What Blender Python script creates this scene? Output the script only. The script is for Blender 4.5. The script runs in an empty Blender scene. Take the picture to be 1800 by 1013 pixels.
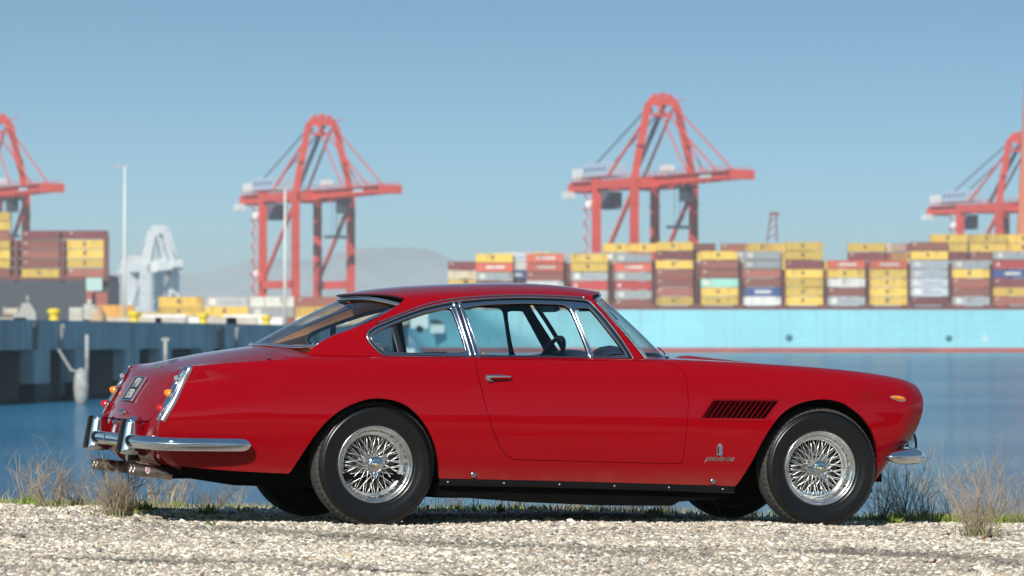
import bpy, bmesh, math, random
import numpy as np
from mathutils import Vector, Matrix, geometry
random.seed(7); rng=np.random.default_rng(7)
C=bpy.context.scene.collection
SC=bpy.context.scene

# ================= camera, sky, sun, exposure =================
cam=bpy.data.cameras.new('camera'); camo=bpy.data.objects.new('camera',cam); C.objects.link(camo); SC.camera=camo
cam.sensor_width=36; cam.lens=135; cam.clip_start=.5; cam.clip_end=30000
camo.location=(0,0,1.0)
camo.rotation_euler=(math.radians(90)+math.atan(92.5/6750),0,0)
cam.dof.use_dof=True; cam.dof.focus_distance=20.75; cam.dof.aperture_fstop=5.4; cam.dof.aperture_blades=9
SUN_EL=math.radians(32); SUN_AZ=math.atan2(-.26,-.965)          # azimuth towards the sun, from +Y clockwise
W=bpy.data.worlds.new('World'); SC.world=W; W.use_nodes=True
nt=W.node_tree; nt.nodes.clear()
sky=nt.nodes.new('ShaderNodeTexSky'); sky.sky_type='NISHITA'; sky.sun_disc=False
sky.sun_elevation=SUN_EL; sky.sun_rotation=SUN_AZ; sky.air_density=1.0; sky.dust_density=1.9; sky.ozone_density=1.0; sky.altitude=0
tc_=nt.nodes.new('ShaderNodeTexCoord'); mp_=nt.nodes.new('ShaderNodeMapping'); mp_.inputs['Scale'].default_value=(1,1,3.6); mp_.inputs['Location'].default_value=(0,0,.0)   # clear air: blue comes low
nt.links.new(tc_.outputs['Generated'],mp_.inputs[0]); nt.links.new(mp_.outputs[0],sky.inputs[0])
bg=nt.nodes.new('ShaderNodeBackground'); bg.inputs['Strength'].default_value=.115
wo=nt.nodes.new('ShaderNodeOutputWorld'); gr_=nt.nodes.new('ShaderNodeMix'); gr_.data_type='RGBA'; gr_.blend_type='MULTIPLY'; gr_.inputs['Factor'].default_value=1; gr_.inputs['B'].default_value=(.64,1.02,1.08,1)
nt.links.new(sky.outputs[0],gr_.inputs['A']); nt.links.new(gr_.outputs['Result'],bg.inputs[0]); nt.links.new(bg.outputs[0],wo.inputs[0])
sl=bpy.data.lights.new('sun','SUN'); sl.energy=5.0; sl.angle=math.radians(.5); sl.color=(1,.955,.88)
so=bpy.data.objects.new('sun',sl); C.objects.link(so)
sd=Vector((math.sin(SUN_AZ)*math.cos(SUN_EL),math.cos(SUN_AZ)*math.cos(SUN_EL),math.sin(SUN_EL)))
so.rotation_euler=sd.to_track_quat('Z','Y').to_euler(); so.location=(-20,-20,40)
SC.view_settings.view_transform='Standard'; SC.view_settings.look='None'; SC.view_settings.exposure=0; SC.view_settings.gamma=1
SC.view_settings.use_curve_mapping=False
SC.cycles.volume_bounces=3; SC.cycles.max_bounces=10; SC.cycles.transparent_max_bounces=24
SC.cycles.caustics_reflective=False; SC.cycles.caustics_refractive=False
WATER=-2.9; HAZE=.00014
SLOPE=.018

# ================= materials =================
def nd(t,ty,**k):
    n=t.nodes.new(ty)
    for a,b in k.items(): setattr(n,a,b)
    return n
def mat(name,col,rough=.5,metal=0,coat=0,spec=.5,vary=0,scale=5,bump=0,bscale=60,col2=None,emit=None,detail=4,bdist=.01):
    m=bpy.data.materials.new(name); m.use_nodes=True; t=m.node_tree; b=t.nodes['Principled BSDF']
    b.inputs['Base Color'].default_value=(*col,1); b.inputs['Roughness'].default_value=rough; b.inputs['Metallic'].default_value=metal
    b.inputs['Coat Weight'].default_value=coat; b.inputs['Coat Roughness'].default_value=.02
    b.inputs['Specular IOR Level'].default_value=spec
    if vary or col2 or bump: tc=nd(t,'ShaderNodeTexCoord')
    if vary or col2:
        no=nd(t,'ShaderNodeTexNoise'); no.inputs['Scale'].default_value=scale; no.inputs['Detail'].default_value=detail
        t.links.new(tc.outputs['Object'],no.inputs['Vector'])
        mx=nd(t,'ShaderNodeMix',data_type='RGBA'); c2=col2 or tuple(c*(1-vary) for c in col)
        mx.inputs['A'].default_value=(*c2,1); mx.inputs['B'].default_value=(*col,1)
        rp=nd(t,'ShaderNodeMapRange'); rp.inputs[1].default_value=.35; rp.inputs[2].default_value=.62
        t.links.new(no.outputs['Fac'],rp.inputs[0]); t.links.new(rp.outputs[0],mx.inputs['Factor'])
        t.links.new(mx.outputs['Result'],b.inputs['Base Color'])
    if bump:
        n2=nd(t,'ShaderNodeTexNoise'); n2.inputs['Scale'].default_value=bscale; n2.inputs['Detail'].default_value=5
        t.links.new(tc.outputs['Object'],n2.inputs['Vector'])
        bp=nd(t,'ShaderNodeBump'); bp.inputs['Strength'].default_value=bump; bp.inputs['Distance'].default_value=bdist
        t.links.new(n2.outputs['Fac'],bp.inputs['Height']); t.links.new(bp.outputs[0],b.inputs['Normal'])
    if emit: b.inputs['Emission Color'].default_value=(*emit[0],1); b.inputs['Emission Strength'].default_value=emit[1]
    return m
def glass_mat(name,tint=(.86,.93,.93),rough=.0):
    m=bpy.data.materials.new(name); m.use_nodes=True; t=m.node_tree; t.nodes.clear()
    o=nd(t,'ShaderNodeOutputMaterial'); mx=nd(t,'ShaderNodeMixShader'); tr=nd(t,'ShaderNodeBsdfTransparent'); gl=nd(t,'ShaderNodeBsdfGlossy'); fr=nd(t,'ShaderNodeFresnel')
    tr.inputs[0].default_value=(*tint,1); gl.inputs['Roughness'].default_value=rough; ge=nd(t,'ShaderNodeNewGeometry');io=nd(t,'ShaderNodeMapRange');io.inputs[3].default_value=1.52;io.inputs[4].default_value=1/1.52;t.links.new(ge.outputs['Backfacing'],io.inputs[0]);t.links.new(io.outputs[0],fr.inputs[0])
    mu=nd(t,'ShaderNodeMath',operation='MULTIPLY'); mu.use_clamp=True; mu.inputs[1].default_value=1.35
    t.links.new(fr.outputs[0],mu.inputs[0]); t.links.new(mu.outputs[0],mx.inputs[0]); t.links.new(tr.outputs[0],mx.inputs[1]); t.links.new(gl.outputs[0],mx.inputs[2]); t.links.new(mx.outputs[0],o.inputs[0])
    return m
def paint_mat():
    m=mat('red_paint',(.275,.0001,.0042),.35,0,1,0); t=m.node_tree; b=t.nodes['Principled BSDF']
    b.inputs['Coat IOR'].default_value=1.38
    tc=nd(t,'ShaderNodeTexCoord'); sp=nd(t,'ShaderNodeSeparateXYZ'); t.links.new(tc.outputs['Object'],sp.inputs[0])
    # road dust and grit specks low on the flanks
    mp=nd(t,'ShaderNodeMapping'); mp.inputs['Scale'].default_value=(1,1,2.2); t.links.new(tc.outputs['Object'],mp.inputs[0])
    vo=nd(t,'ShaderNodeTexVoronoi'); vo.inputs['Scale'].default_value=26; t.links.new(mp.outputs[0],vo.inputs['Vector'])
    lt=nd(t,'ShaderNodeMath',operation='LESS_THAN'); lt.inputs[1].default_value=.07; t.links.new(vo.outputs['Distance'],lt.inputs[0])
    hz=nd(t,'ShaderNodeMapRange'); hz.inputs[1].default_value=.47; hz.inputs[2].default_value=.25; t.links.new(sp.outputs['Z'],hz.inputs[0])
    no=nd(t,'ShaderNodeTexNoise'); no.inputs['Scale'].default_value=9; no.inputs['Detail'].default_value=6; t.links.new(tc.outputs['Object'],no.inputs['Vector'])
    m1=nd(t,'ShaderNodeMath',operation='MULTIPLY'); t.links.new(lt.outputs[0],m1.inputs[0]); t.links.new(hz.outputs[0],m1.inputs[1])
    h2=nd(t,'ShaderNodeMapRange'); h2.inputs[1].default_value=.33; h2.inputs[2].default_value=.235; t.links.new(sp.outputs['Z'],h2.inputs[0])
    m2=nd(t,'ShaderNodeMath',operation='MULTIPLY'); t.links.new(no.outputs['Fac'],m2.inputs[0]); t.links.new(h2.outputs[0],m2.inputs[1])
    m3=nd(t,'ShaderNodeMath',operation='MULTIPLY'); m3.inputs[1].default_value=.24; t.links.new(m2.outputs[0],m3.inputs[0])
    m4=nd(t,'ShaderNodeMath',operation='MULTIPLY'); m4.inputs[1].default_value=.55; t.links.new(m1.outputs[0],m4.inputs[0])
    ad=nd(t,'ShaderNodeMath',operation='ADD'); ad.use_clamp=True; t.links.new(m4.outputs[0],ad.inputs[0]); t.links.new(m3.outputs[0],ad.inputs[1])
    mx=nd(t,'ShaderNodeMix',data_type='RGBA'); mx.inputs['A'].default_value=(.275,.0001,.0042,1); mx.inputs['B'].default_value=(.34,.22,.15,1)
    t.links.new(ad.outputs[0],mx.inputs['Factor']); t.links.new(mx.outputs['Result'],b.inputs['Base Color'])
    # very slight orange peel
    n2=nd(t,'ShaderNodeTexNoise'); n2.inputs['Scale'].default_value=2.2; n2.inputs['Detail'].default_value=2; t.links.new(tc.outputs['Object'],n2.inputs['Vector'])
    bp=nd(t,'ShaderNodeBump'); bp.inputs['Strength'].default_value=.12; bp.inputs['Distance'].default_value=.01; t.links.new(n2.outputs['Fac'],bp.inputs['Height'])
    t.links.new(bp.outputs[0],b.inputs['Coat Normal'])
    return m
M={}
M['paint']=paint_mat()
M['chrome']=mat('chrome',(.78,.79,.81),.045,1,vary=.06,scale=30)
M['trim']=mat('satin_trim',(.46,.50,.56),.20,1)
M['trimlight']=mat('bright_trim',(.80,.84,.90),.28,1)
M['wheelmetal']=mat('polished_alloy',(.88,.88,.87),.22,1,vary=.05,scale=40)
M['spoke']=mat('spoke_chrome',(.92,.92,.90),.32,1)
M['rubber']=mat('rubber',(.005,.005,.0055),.30,spec=.55,vary=.35,scale=14,bump=.15,bscale=140,bdist=.002)
M['tread']=mat('tread_rubber',(.060,.057,.054),.85,vary=.4,scale=60,bump=.4,bscale=160,bdist=.003)
M['black']=mat('black_underbody',(.003,.003,.003),.8,spec=.06)
M['sill']=mat('black_sill',(.004,.004,.0045),.30,spec=.3)
M['blackpaint']=mat('black_trim',(.012,.012,.014),.3)
M['tan']=mat('tan_leather',(.78,.40,.14),.5,vary=.2,scale=12,bump=.2,bscale=90,bdist=.003)
M['glass']=glass_mat('window_glass',(.93,.96,.96))
M['glasst']=glass_mat('tinted_glass',(.62,.80,.84))
M['amber']=mat('amber_lens',(.90,.24,.004),.12,coat=1)
M['redlens']=mat('red_lens',(.50,.004,.008),.1,coat=1)
M['clear']=mat('clear_lens',(.55,.56,.58),.06,.6,coat=1)
M['plate']=mat('plate_black',(.008,.013,.020),.35)
M['white']=mat('white_enamel',(.78,.78,.75),.4)
M['redink']=mat('red_enamel',(.55,.02,.03),.4)
M['blueink']=mat('blue_enamel',(.06,.09,.35),.3)
M['yellowink']=mat('yellow_enamel',(.75,.55,.05),.4)
M['exhaust']=mat('exhaust_steel',(.42,.37,.32),.38,1,vary=.35,scale=22)
M['iron']=mat('cast_iron',(.05,.048,.045),.5,.6)
M['grey']=mat('scuffed_chrome',(.45,.45,.46),.2,1)

# ---------- smooth surface maths ----------
def spl_mat(t):
    n=len(t);h=np.diff(t);A=np.eye(n);R=np.zeros((n,n))
    for i in range(1,n-1):
        A[i,i-1]=h[i-1];A[i,i]=2*(h[i-1]+h[i]);A[i,i+1]=h[i]
        R[i,i-1]=6/h[i-1];R[i,i]=-6/h[i-1]-6/h[i];R[i,i+1]=6/h[i]
    return np.linalg.solve(A,R)
def spl_w(t,B,x):
    """weights (N,K) so that value = w @ P"""
    x=np.asarray(x,float);n=len(t)
    i=np.clip(np.searchsorted(t,x)-1,0,n-2);h=t[i+1]-t[i]
    xc=np.clip(x,t[0],t[-1])
    a=(t[i+1]-xc)/h;b=(xc-t[i])/h
    W=np.zeros((len(x),n));r=np.arange(len(x))
    W[r,i]+=a;W[r,i+1]+=b
    W+=((a**3-a)*h*h/6)[:,None]*B[i]+((b**3-b)*h*h/6)[:,None]*B[i+1]
    # linear extension outside the knots
    d=x-xc
    if np.any(d!=0):
        for e,(j0,j1) in ((d<0,(0,1)),(d>0,(n-2,n-1))):
            if np.any(e):
                hh=t[j1]-t[j0]
                sl=np.zeros(n);sl[j0]-=1/hh;sl[j1]+=1/hh
                if j0==0: sl+= -hh/6*B[j1]-hh/3*B[j0]
                else: sl+= hh/6*B[j0]+hh/3*B[j1]
                W[e]+=d[e][:,None]*sl[None,:]
    return W
class Surf:
    def __init__(self,s,t,P,bump=None,mirror='t'):      # P[k][i] rail k, station i
        s=list(s);t=list(t);P=np.array(P,float);fl=np.array([1,-1,1.])
        if mirror=='t': P=np.concatenate([P,P[-2:-3:-1]*fl]);t=t+[2*t[-1]-t[-2]]
        if mirror=='s': P=np.concatenate([P[:,1:2]*fl,P],1);s=[2*s[0]-s[1]]+s
        self.s=np.array(s,float);self.t=np.array(t,float);self.P=P
        self.Bs=spl_mat(self.s);self.Bt=spl_mat(self.t);self.bump=bump
    def raw(self,s,t):
        Ws=spl_w(self.s,self.Bs,s);Wt=spl_w(self.t,self.Bt,t)
        return np.einsum('nk,ni,kij->nj',Wt,Ws,self.P)
    def __call__(self,s,t):
        s=np.atleast_1d(np.asarray(s,float));t=np.atleast_1d(np.asarray(t,float))
        P=self.raw(s,t)
        if self.bump is not None: P=self.bump(P)
        return P
    def nrm(self,s,t,flip=1):
        s=np.asarray(s,float);t=np.asarray(t,float)
        e=1e-4
        a=self(s+e,t)-self(s-e,t);b=self(s,t+e)-self(s,t-e)
        n=np.cross(a,b)*flip
        return n/np.maximum(np.linalg.norm(n,axis=1,keepdims=True),1e-12)
    def solve(self,f,target,s0,t0,it=30):
        """find s,t with f(P)=target (f: (N,3)->(N,2))"""
        s=np.full(len(target),s0,float) if np.isscalar(s0) else np.array(s0,float)
        t=np.full(len(target),t0,float) if np.isscalar(t0) else np.array(t0,float)
        e=1e-4
        for _ in range(it):
            p=f(self(s,t));ds=(f(self(s+e,t))-p)/e;dt=(f(self(s,t+e))-p)/e
            r=target-p;det=ds[:,0]*dt[:,1]-ds[:,1]*dt[:,0]
            det=np.where(abs(det)<1e-9,1e-9,det)
            a=(r[:,0]*dt[:,1]-r[:,1]*dt[:,0])/det;b=(ds[:,0]*r[:,1]-ds[:,1]*r[:,0])/det
            s=s+np.clip(a,-.2,.2);t=t+np.clip(b,-.15,.15)
        return s,t
xz=lambda P:P[:,[0,2]]
xy=lambda P:P[:,[0,1]]
def interp(tab,x): return np.interp(x,[a for a,_ in tab],[b for _,b in tab])

# ---------- the body ----------
SB=[-1.2,-1.0,-.8,-.5,-.1,.3,.8,1.2,1.6,2.0,2.4,2.7,2.9,3.05,3.17,3.27]
def nat(tab):
    xs=np.array([a for a,_ in tab],float);ys=np.array([b for _,b in tab],float);B=spl_mat(xs)
    return lambda x:spl_w(xs,B,np.atleast_1d(x))@ys
YMAX=nat([(-1.2,.762),(-.8,.812),(-.3,.842),(.3,.853),(1.0,.855),(1.7,.852),(2.2,.845),(2.6,.832),(2.9,.803),(3.1,.757),(3.2,.715),(3.27,.655)])
ZC=nat([(-1.2,.841),(-1.0,.857),(-.8,.870),(-.5,.890),(0,.905),(.5,.912),(1.0,.914),(1.6,.918),(2.2,.906),(2.6,.888),(2.9,.866),(3.1,.842),(3.2,.825),(3.27,.810)])
Y5=nat([(-1.2,.735),(-.8,.752),(-.3,.765),(.5,.772),(1.6,.765),(2.2,.745),(2.6,.725),(2.9,.692),(3.1,.645),(3.2,.60),(3.27,.53)])
ZB=nat([(-1.2,.31),(-.8,.287),(-.5,.276),(0,.262),(.8,.25),(1.6,.235),(2.2,.222),(2.6,.222),(2.9,.24),(3.27,.262)])
TB=[0,.12,.27,.42,.55,.67,.78,.94,1.14,1.38]
def body_rails():
    R=[[] for _ in range(10)]
    XE={0:3.03,1:3.09,2:3.185,3:3.255,4:3.276,5:3.268,6:3.30,7:3.335,8:3.355,9:3.36}   # nose
    XT={0:-1.08,1:-1.17,2:-1.198,3:-1.134,4:-1.077,5:-1.040,6:-1.04,7:-1.05,8:-1.06,9:-1.06}
    for s in SB:
        ym=YMAX(s)[0];zc=ZC(s)[0];y5=Y5(s)[0];zb=ZB(s)[0]
        rise=np.interp(s,[-1.2,-.8,-.5,0,1.3,1.6,1.9,2.4,3.0,3.27],[.042,.045,.070,.04,.04,.032,.022,.014,.004,-.02])
        inw=np.interp(s,[-1.2,-.8,2.6,3.27],[.05,.06,.06,.11])
        z3=zb+(zc-zb)*.64
        pts=[(ym-inw,zb),(ym-inw*.36,zb+.115),(ym,zb+(zc-zb)*.42),(ym-.006,z3),(ym-.028,zb+(zc-zb)*.855),(y5,zc),
             (y5-.11,zc+rise*.36),(y5*.62,zc+rise*.68),(y5*.32,zc+rise*.93),(0,zc+rise)]
        wn=max(0,(s-2.55)/.72)**2.2;wt=max(0,(-.45-s)/.75)**2
        for k,(y,z) in enumerate(pts):
            R[k].append((s+(XE[k]-3.27)*wn+(XT[k]+1.2)*wt,y,z))
    return R
def ridge(P):
    # faint pressed line along the flank
    P=P.copy();z=P[:,2];x=P[:,0]
    f=np.clip((x-.2)/.5,0,1)*np.clip((3.12-x)/.25,0,1)
    g=np.exp(-((z-.748)/.006)**2)*.0034*f
    P[:,1]+=np.where(z<.80,g,0)
    return P
BODY=Surf(SB,TB,body_rails(),ridge)
T5=.67
# ---------- rear panel, continues the deck downwards ----------
def tail_rows():
    cols=[.67,.78,.94,1.14,1.38]
    rows=[]
    for s in (-.5,-.65,-.8):
        rows.append([BODY([s],[t])[0] for t in cols])
    E=[BODY([s],[T5])[0] for s in (-.97,-1.1,-1.19)]
    E+=[np.array(p) for p in ((-1.060,.722,.795),(-1.115,.712,.69),(-1.163,.702,.595),(-1.195,.695,.515),(-1.20,.680,.42),(-1.15,.655,.335),(-1.05,.64,.29))]
    C=[(-.945,0,.872),(-1.050,0,.833),(-1.118,0,.785),(-1.160,0,.725),(-1.198,0,.665),(-1.229,0,.595),(-1.250,0,.515),(-1.26,0,.41),(-1.19,0,.32),(-1.08,0,.285)]
    for e,c in zip(E,C):
        c=np.array(c);r=[]
        for f in (1,.85,.62,.32,0):
            w=f**2.2
            p=c+(e-c)*w;p[1]=e[1]*f
            r.append(p)
        rows.append(r)
    P=np.array(rows).transpose(1,0,2)          # rails x stations
    d=np.linalg.norm(np.diff(P[-1],axis=0),axis=1);s=np.concatenate([[0],np.cumsum(d)])
    return s,cols,P
_s,_t,_P=tail_rows()
TAIL=Surf(_s,_t,_P);TAIL_S0=_s[2];TAIL_S1=_s[-1]
# ---------- the cabin ----------
SG=[0,.1,.22,.4,.6,.8,.92,1.0]
TG=[0,.14,.28,.40,.50,.62,.80,1.0]
def cabin_rails():
    #      rear x, front x,     y(mid), z(mid)
    R=[]
    zr=nat([(0,1.262),(.15,1.289),(.285,1.307),(.52,1.327),(.79,1.340),(1.02,1.348),(1.2,1.340),(1.35,1.322),(1.44,1.300),(1.50,1.27)])
    xr=[-.40,-.25,-.03,.155,.205,.135,.045,.0]
    xf=[1.580,1.487,1.392,1.300,1.302,1.375,1.425,1.450]
    for k in range(8):
        row=[]
        for s in SG:
            x=xr[k]+(xf[k]-xr[k])*s
            # plan curvature : widest about x=.75
            c=(x-.75)
            yb=.748-.030*c*c-(.03*max(0,-c)**3)
            if k<4:
                z=[.895,1.01,1.125,1.222][k]
                y=yb-[0,.035,.082,.142][k]
                # the window top edge falls away towards the rear
                if k==3: z=float(np.interp(x,[.1,.3,.5,.8,1.3],[1.185,1.212,1.232,1.246,1.240])); y=yb-.142-(1.24-z)*.2
                if k==2: z=float(np.interp(x,[-.1,.2,.5,1.4],[1.09,1.11,1.125,1.125]))
            else:
                zt=zr(x)[0];y3=yb-.142
                z3=float(np.interp(x,[.1,.3,.5,.8,1.3],[1.185,1.212,1.232,1.246,1.240]))
                y=[y3-.052,y3*.74,y3*.40,0][k-4]
                f=[.42,.72,.93,1.0][k-4]
                z=z3+(zt-z3)*f
            row.append((x,y,z))
        R.append(row)
    return R
CABIN=Surf(SG,TG,cabin_rails())
def ruled(base,head,bulge,n=7):
    """glass between a lower and an upper curve (both from the middle outwards)"""
    b=np.array(base,float);h=np.array(head,float)
    rows=[]
    for v in (0,.25,.5,.75,1):
        r=b+(h-b)*v
        r=r+np.array(bulge)*(4*v*(1-v))
        rows.append(r)
    s=np.linspace(0,1,len(b))
    return Surf(s,[0,.25,.5,.75,1],rows,mirror='s')
WS_BASE=[(1.835,0,.948),(1.823,.20,.947),(1.782,.40,.942),(1.708,.57,.928),(1.586,.700,.905)]
WS_HEAD=[(1.455,0,1.290),(1.448,.14,1.288),(1.424,.29,1.281),(1.376,.44,1.267),(1.310,.560,1.245)]
WSHIELD=ruled(WS_BASE,WS_HEAD,(.006,0,.006))
BL_BASE=[(-.480,0,.968),(-.470,.17,.967),(-.438,.35,.962),(-.382,.50,.956),(-.295,.61,.965)]
BL_HEAD=[(.020,0,1.232),(.030,.14,1.234),(.063,.28,1.233),(.120,.41,1.222),(.205,.520,1.194)]
BLIGHT=ruled(BL_BASE,BL_HEAD,(-.003,0,.006))

# ================= mesh collector =================
class MB:
    def __init__(s): s.v=[];s.f=[];s.m=[];s.sm=[];s.n=0;s.nr={}
    def add(s,V,F,mi=0,smooth=False,N=None):
        V=np.asarray(V,float);b=s.n
        s.v.append(V)
        if N is not None: s.nr[len(s.v)-1]=np.asarray(N,float)
        s.f+= [tuple(i+b for i in f) for f in F]; s.m+=[mi]*len(F); s.sm+=[smooth]*len(F); s.n+=len(V)
    def box(s,c,d,mi=0,R=None,bevel=0):
        x,y,z=[q/2 for q in d]
        V=np.array([(-x,-y,-z),(x,-y,-z),(x,y,-z),(-x,y,-z),(-x,-y,z),(x,-y,z),(x,y,z),(-x,y,z)])
        if R is not None: V=V@np.array(R).T
        s.add(V+np.array(c),[(0,3,2,1),(4,5,6,7),(0,1,5,4),(1,2,6,5),(2,3,7,6),(3,0,4,7)],mi)
    def tube(s,pts,r,n=8,mi=0,caps=True,closed=False,smooth=True,flat=1.0):
        pts=np.asarray(pts,float);k=len(pts);r=np.broadcast_to(r,(k,))
        T=np.gradient(pts,axis=0) if not closed else (np.roll(pts,-1,0)-np.roll(pts,1,0))
        T/=np.maximum(np.linalg.norm(T,axis=1,keepdims=True),1e-9)
        up=np.array((0,0,1.)) if abs(T[0][2])<.9 else np.array((1.,0,0))
        V=[]
        for i in range(k):
            a=np.cross(T[i],up); a/=max(np.linalg.norm(a),1e-9); b=np.cross(a,T[i]); up=b
            for j in range(n):
                q=2*math.pi*j/n; V.append(pts[i]+r[i]*(math.cos(q)*a+math.sin(q)*b*flat))
        F=[];L=k if closed else k-1
        for i in range(L):
            i2=(i+1)%k
            for j in range(n):
                j2=(j+1)%n; F.append((i*n+j,i*n+j2,i2*n+j2,i2*n+j))
        s.add(V,F,mi,smooth)
        if caps and not closed:
            s.f.append(tuple(s.n-len(V)+j for j in range(n))[::-1]); s.f.append(tuple(s.n-n+j for j in range(n))); s.m+=[mi]*2; s.sm+=[False]*2
    def beam(s,a,b,w,h,mi=0):
        a=Vector(a);b=Vector(b);d=b-a;L=d.length;d.normalize()
        up=Vector((0,0,1)) if abs(d.z)<.95 else Vector((0,1,0))
        x=d.cross(up).normalized();y=x.cross(d)
        s.box((a+b)/2,(w,L,h),mi,[[x[i],d[i],y[i]] for i in range(3)])
    def lathe(s,prof,n=48,axis='y',c=(0,0,0),mi=0,smooth=True,phase=0,closed=False,mis=None):
        """profile of (radius, along)"""
        V=[];k=len(prof)
        for i in range(n):
            q=2*math.pi*i/n+phase
            for r,h in prof:
                p={'y':(r*math.cos(q),h,r*math.sin(q)),'z':(r*math.cos(q),r*math.sin(q),h),'x':(h,r*math.cos(q),r*math.sin(q))}[axis]
                V.append((p[0]+c[0],p[1]+c[1],p[2]+c[2]))
        F=[];mm=[]
        for i in range(n):
            i2=(i+1)%n
            for j in range(k-1): F.append((i*k+j,i*k+j+1,i2*k+j+1,i2*k+j)); mm.append(mi if mis is None else mis[j])
        s.add(V,F,mi,smooth); s.m[-len(F):]=mm
    def prism(s,poly,a,b,axis='y',mi=0):
        """flat outline extruded from a to b along an axis"""
        n=len(poly);V=[]
        for h in (a,b):
            for p in poly: V.append({'y':(p[0],h,p[1]),'z':(p[0],p[1],h),'x':(h,p[0],p[1])}[axis])
        s.add(V,[tuple(range(n)),tuple(range(2*n-1,n-1,-1))]+[(i,n+i,n+(i+1)%n,(i+1)%n) for i in range(n)],mi)
    def mesh(s,name,mats):
        me=bpy.data.meshes.new(name)
        V=np.concatenate(s.v) if s.v else np.zeros((0,3))
        me.from_pydata(V.tolist(),[],s.f)
        for m in mats: me.materials.append(m)
        me.polygons.foreach_set('material_index',s.m); me.polygons.foreach_set('use_smooth',s.sm)
        me.update()
        if s.nr:
            N=np.zeros((len(V),3));b=0
            for i,v in enumerate(s.v):
                if i in s.nr: N[b:b+len(v)]=s.nr[i]
                b+=len(v)
            me.normals_split_custom_set_from_vertices(N.tolist())
        return me
def tag(o,label=None,cat=None,group=None,kind=None):
    if label: o['label']=label
    if cat: o['category']=cat
    if group: o['group']=group
    if kind: o['kind']=kind
    return o
def obj(name,mb,mats,parent=None,loc=(0,0,0),label=None,cat=None,group=None,kind=None,recalc=False):
    if not isinstance(mats,(list,tuple)): mats=[mats]
    me=mb.mesh(name,mats) if isinstance(mb,MB) else mb
    if recalc:
        bm=bmesh.new();bm.from_mesh(me);bmesh.ops.recalc_face_normals(bm,faces=bm.faces);bm.to_mesh(me);bm.free()
    o=bpy.data.objects.new(name,me); C.objects.link(o); o.location=loc
    if parent: o.parent=parent
    return tag(o,label,cat,group,kind)
def empty(name,loc,rz=0,label=None,cat=None,group=None):
    o=bpy.data.objects.new(name,None); C.objects.link(o); o.location=loc; o.rotation_euler=(0,0,rz); o.empty_display_size=.2
    return tag(o,label,cat,group)
def text_mesh(s,size,extrude=.001,shear=0,spacing=1,align='CENTER',width=1,bold=0):
    cu=bpy.data.curves.new('lettering','FONT'); cu.body=s; cu.size=size; cu.extrude=extrude; cu.shear=shear; cu.space_character=spacing; cu.align_x=align; cu.align_y='CENTER'; cu.resolution_u=3
    cu.offset=bold
    to=bpy.data.objects.new('lettering',cu); C.objects.link(to)
    dg=bpy.context.evaluated_depsgraph_get(); me=bpy.data.meshes.new_from_object(to.evaluated_get(dg)); 
    me.transform(Matrix.Diagonal((width,1,1,1)))
    C.objects.unlink(to); bpy.data.objects.remove(to); return me
def chaikin(p,n=2,closed=True):
    p=np.array(p,float)
    for _ in range(n):
        if closed:
            q=np.roll(p,-1,0); p=np.stack([.75*p+.25*q,.25*p+.75*q],1).reshape(-1,p.shape[1])
        else:
            a,b=p[:-1],p[1:]; m=np.stack([.75*a+.25*b,.25*a+.75*b],1).reshape(-1,p.shape[1]); p=np.vstack([p[:1],m[1:-1],p[-1:]])
    return p
def densify(p,h,closed=True):
    p=np.asarray(p,float);out=[];n=len(p)
    for i in range(n if closed else n-1):
        a,b=p[i],p[(i+1)%n];k=max(1,int(math.ceil(np.linalg.norm((b-a)[:2])/h)))
        for j in range(k): out.append(a+(b-a)*j/k)
    if not closed: out.append(p[-1])
    return np.array(out)
def smooth_curve(p,n):
    p=np.array(p,float);d=np.concatenate([[0],np.cumsum(np.linalg.norm(np.diff(p,axis=0),axis=1))]);B=spl_mat(d)
    return spl_w(d,B,np.linspace(0,d[-1],n))@p
def inside(P,poly):
    x,y=P[:,0],P[:,1];r=np.zeros(len(P),bool);n=len(poly);j=n-1
    for i in range(n):
        xi,yi=poly[i];xj,yj=poly[j]
        c=((yi>y)!=(yj>y))&(x<(xj-xi)*(y-yi)/((yj-yi) if abs(yj-yi)>1e-12 else 1e-12)+xi)
        r^=c;j=i
    return r
def edge_dist(P,poly):
    d=np.full(len(P),1e9);n=len(poly)
    for i in range(n):
        a=poly[i];b=poly[(i+1)%n];ab=b-a;L=max(ab@ab,1e-14);t=np.clip(((P-a)@ab)/L,0,1)
        d=np.minimum(d,np.linalg.norm(P-a-t[:,None]*ab,axis=1))
    return d
def shift(poly,d):
    """move a closed outline outwards (+) or inwards (-)"""
    p=np.asarray(poly,float);a=np.roll(p,1,0);b=np.roll(p,-1,0);t=b-a;t/=np.maximum(np.linalg.norm(t,axis=1,keepdims=True),1e-9)
    area=np.sum(p[:,0]*b[:,1]-b[:,0]*p[:,1]);nn=np.stack([t[:,1],-t[:,0]],1)*(1 if area>0 else -1)
    return p+nn*d
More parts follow.
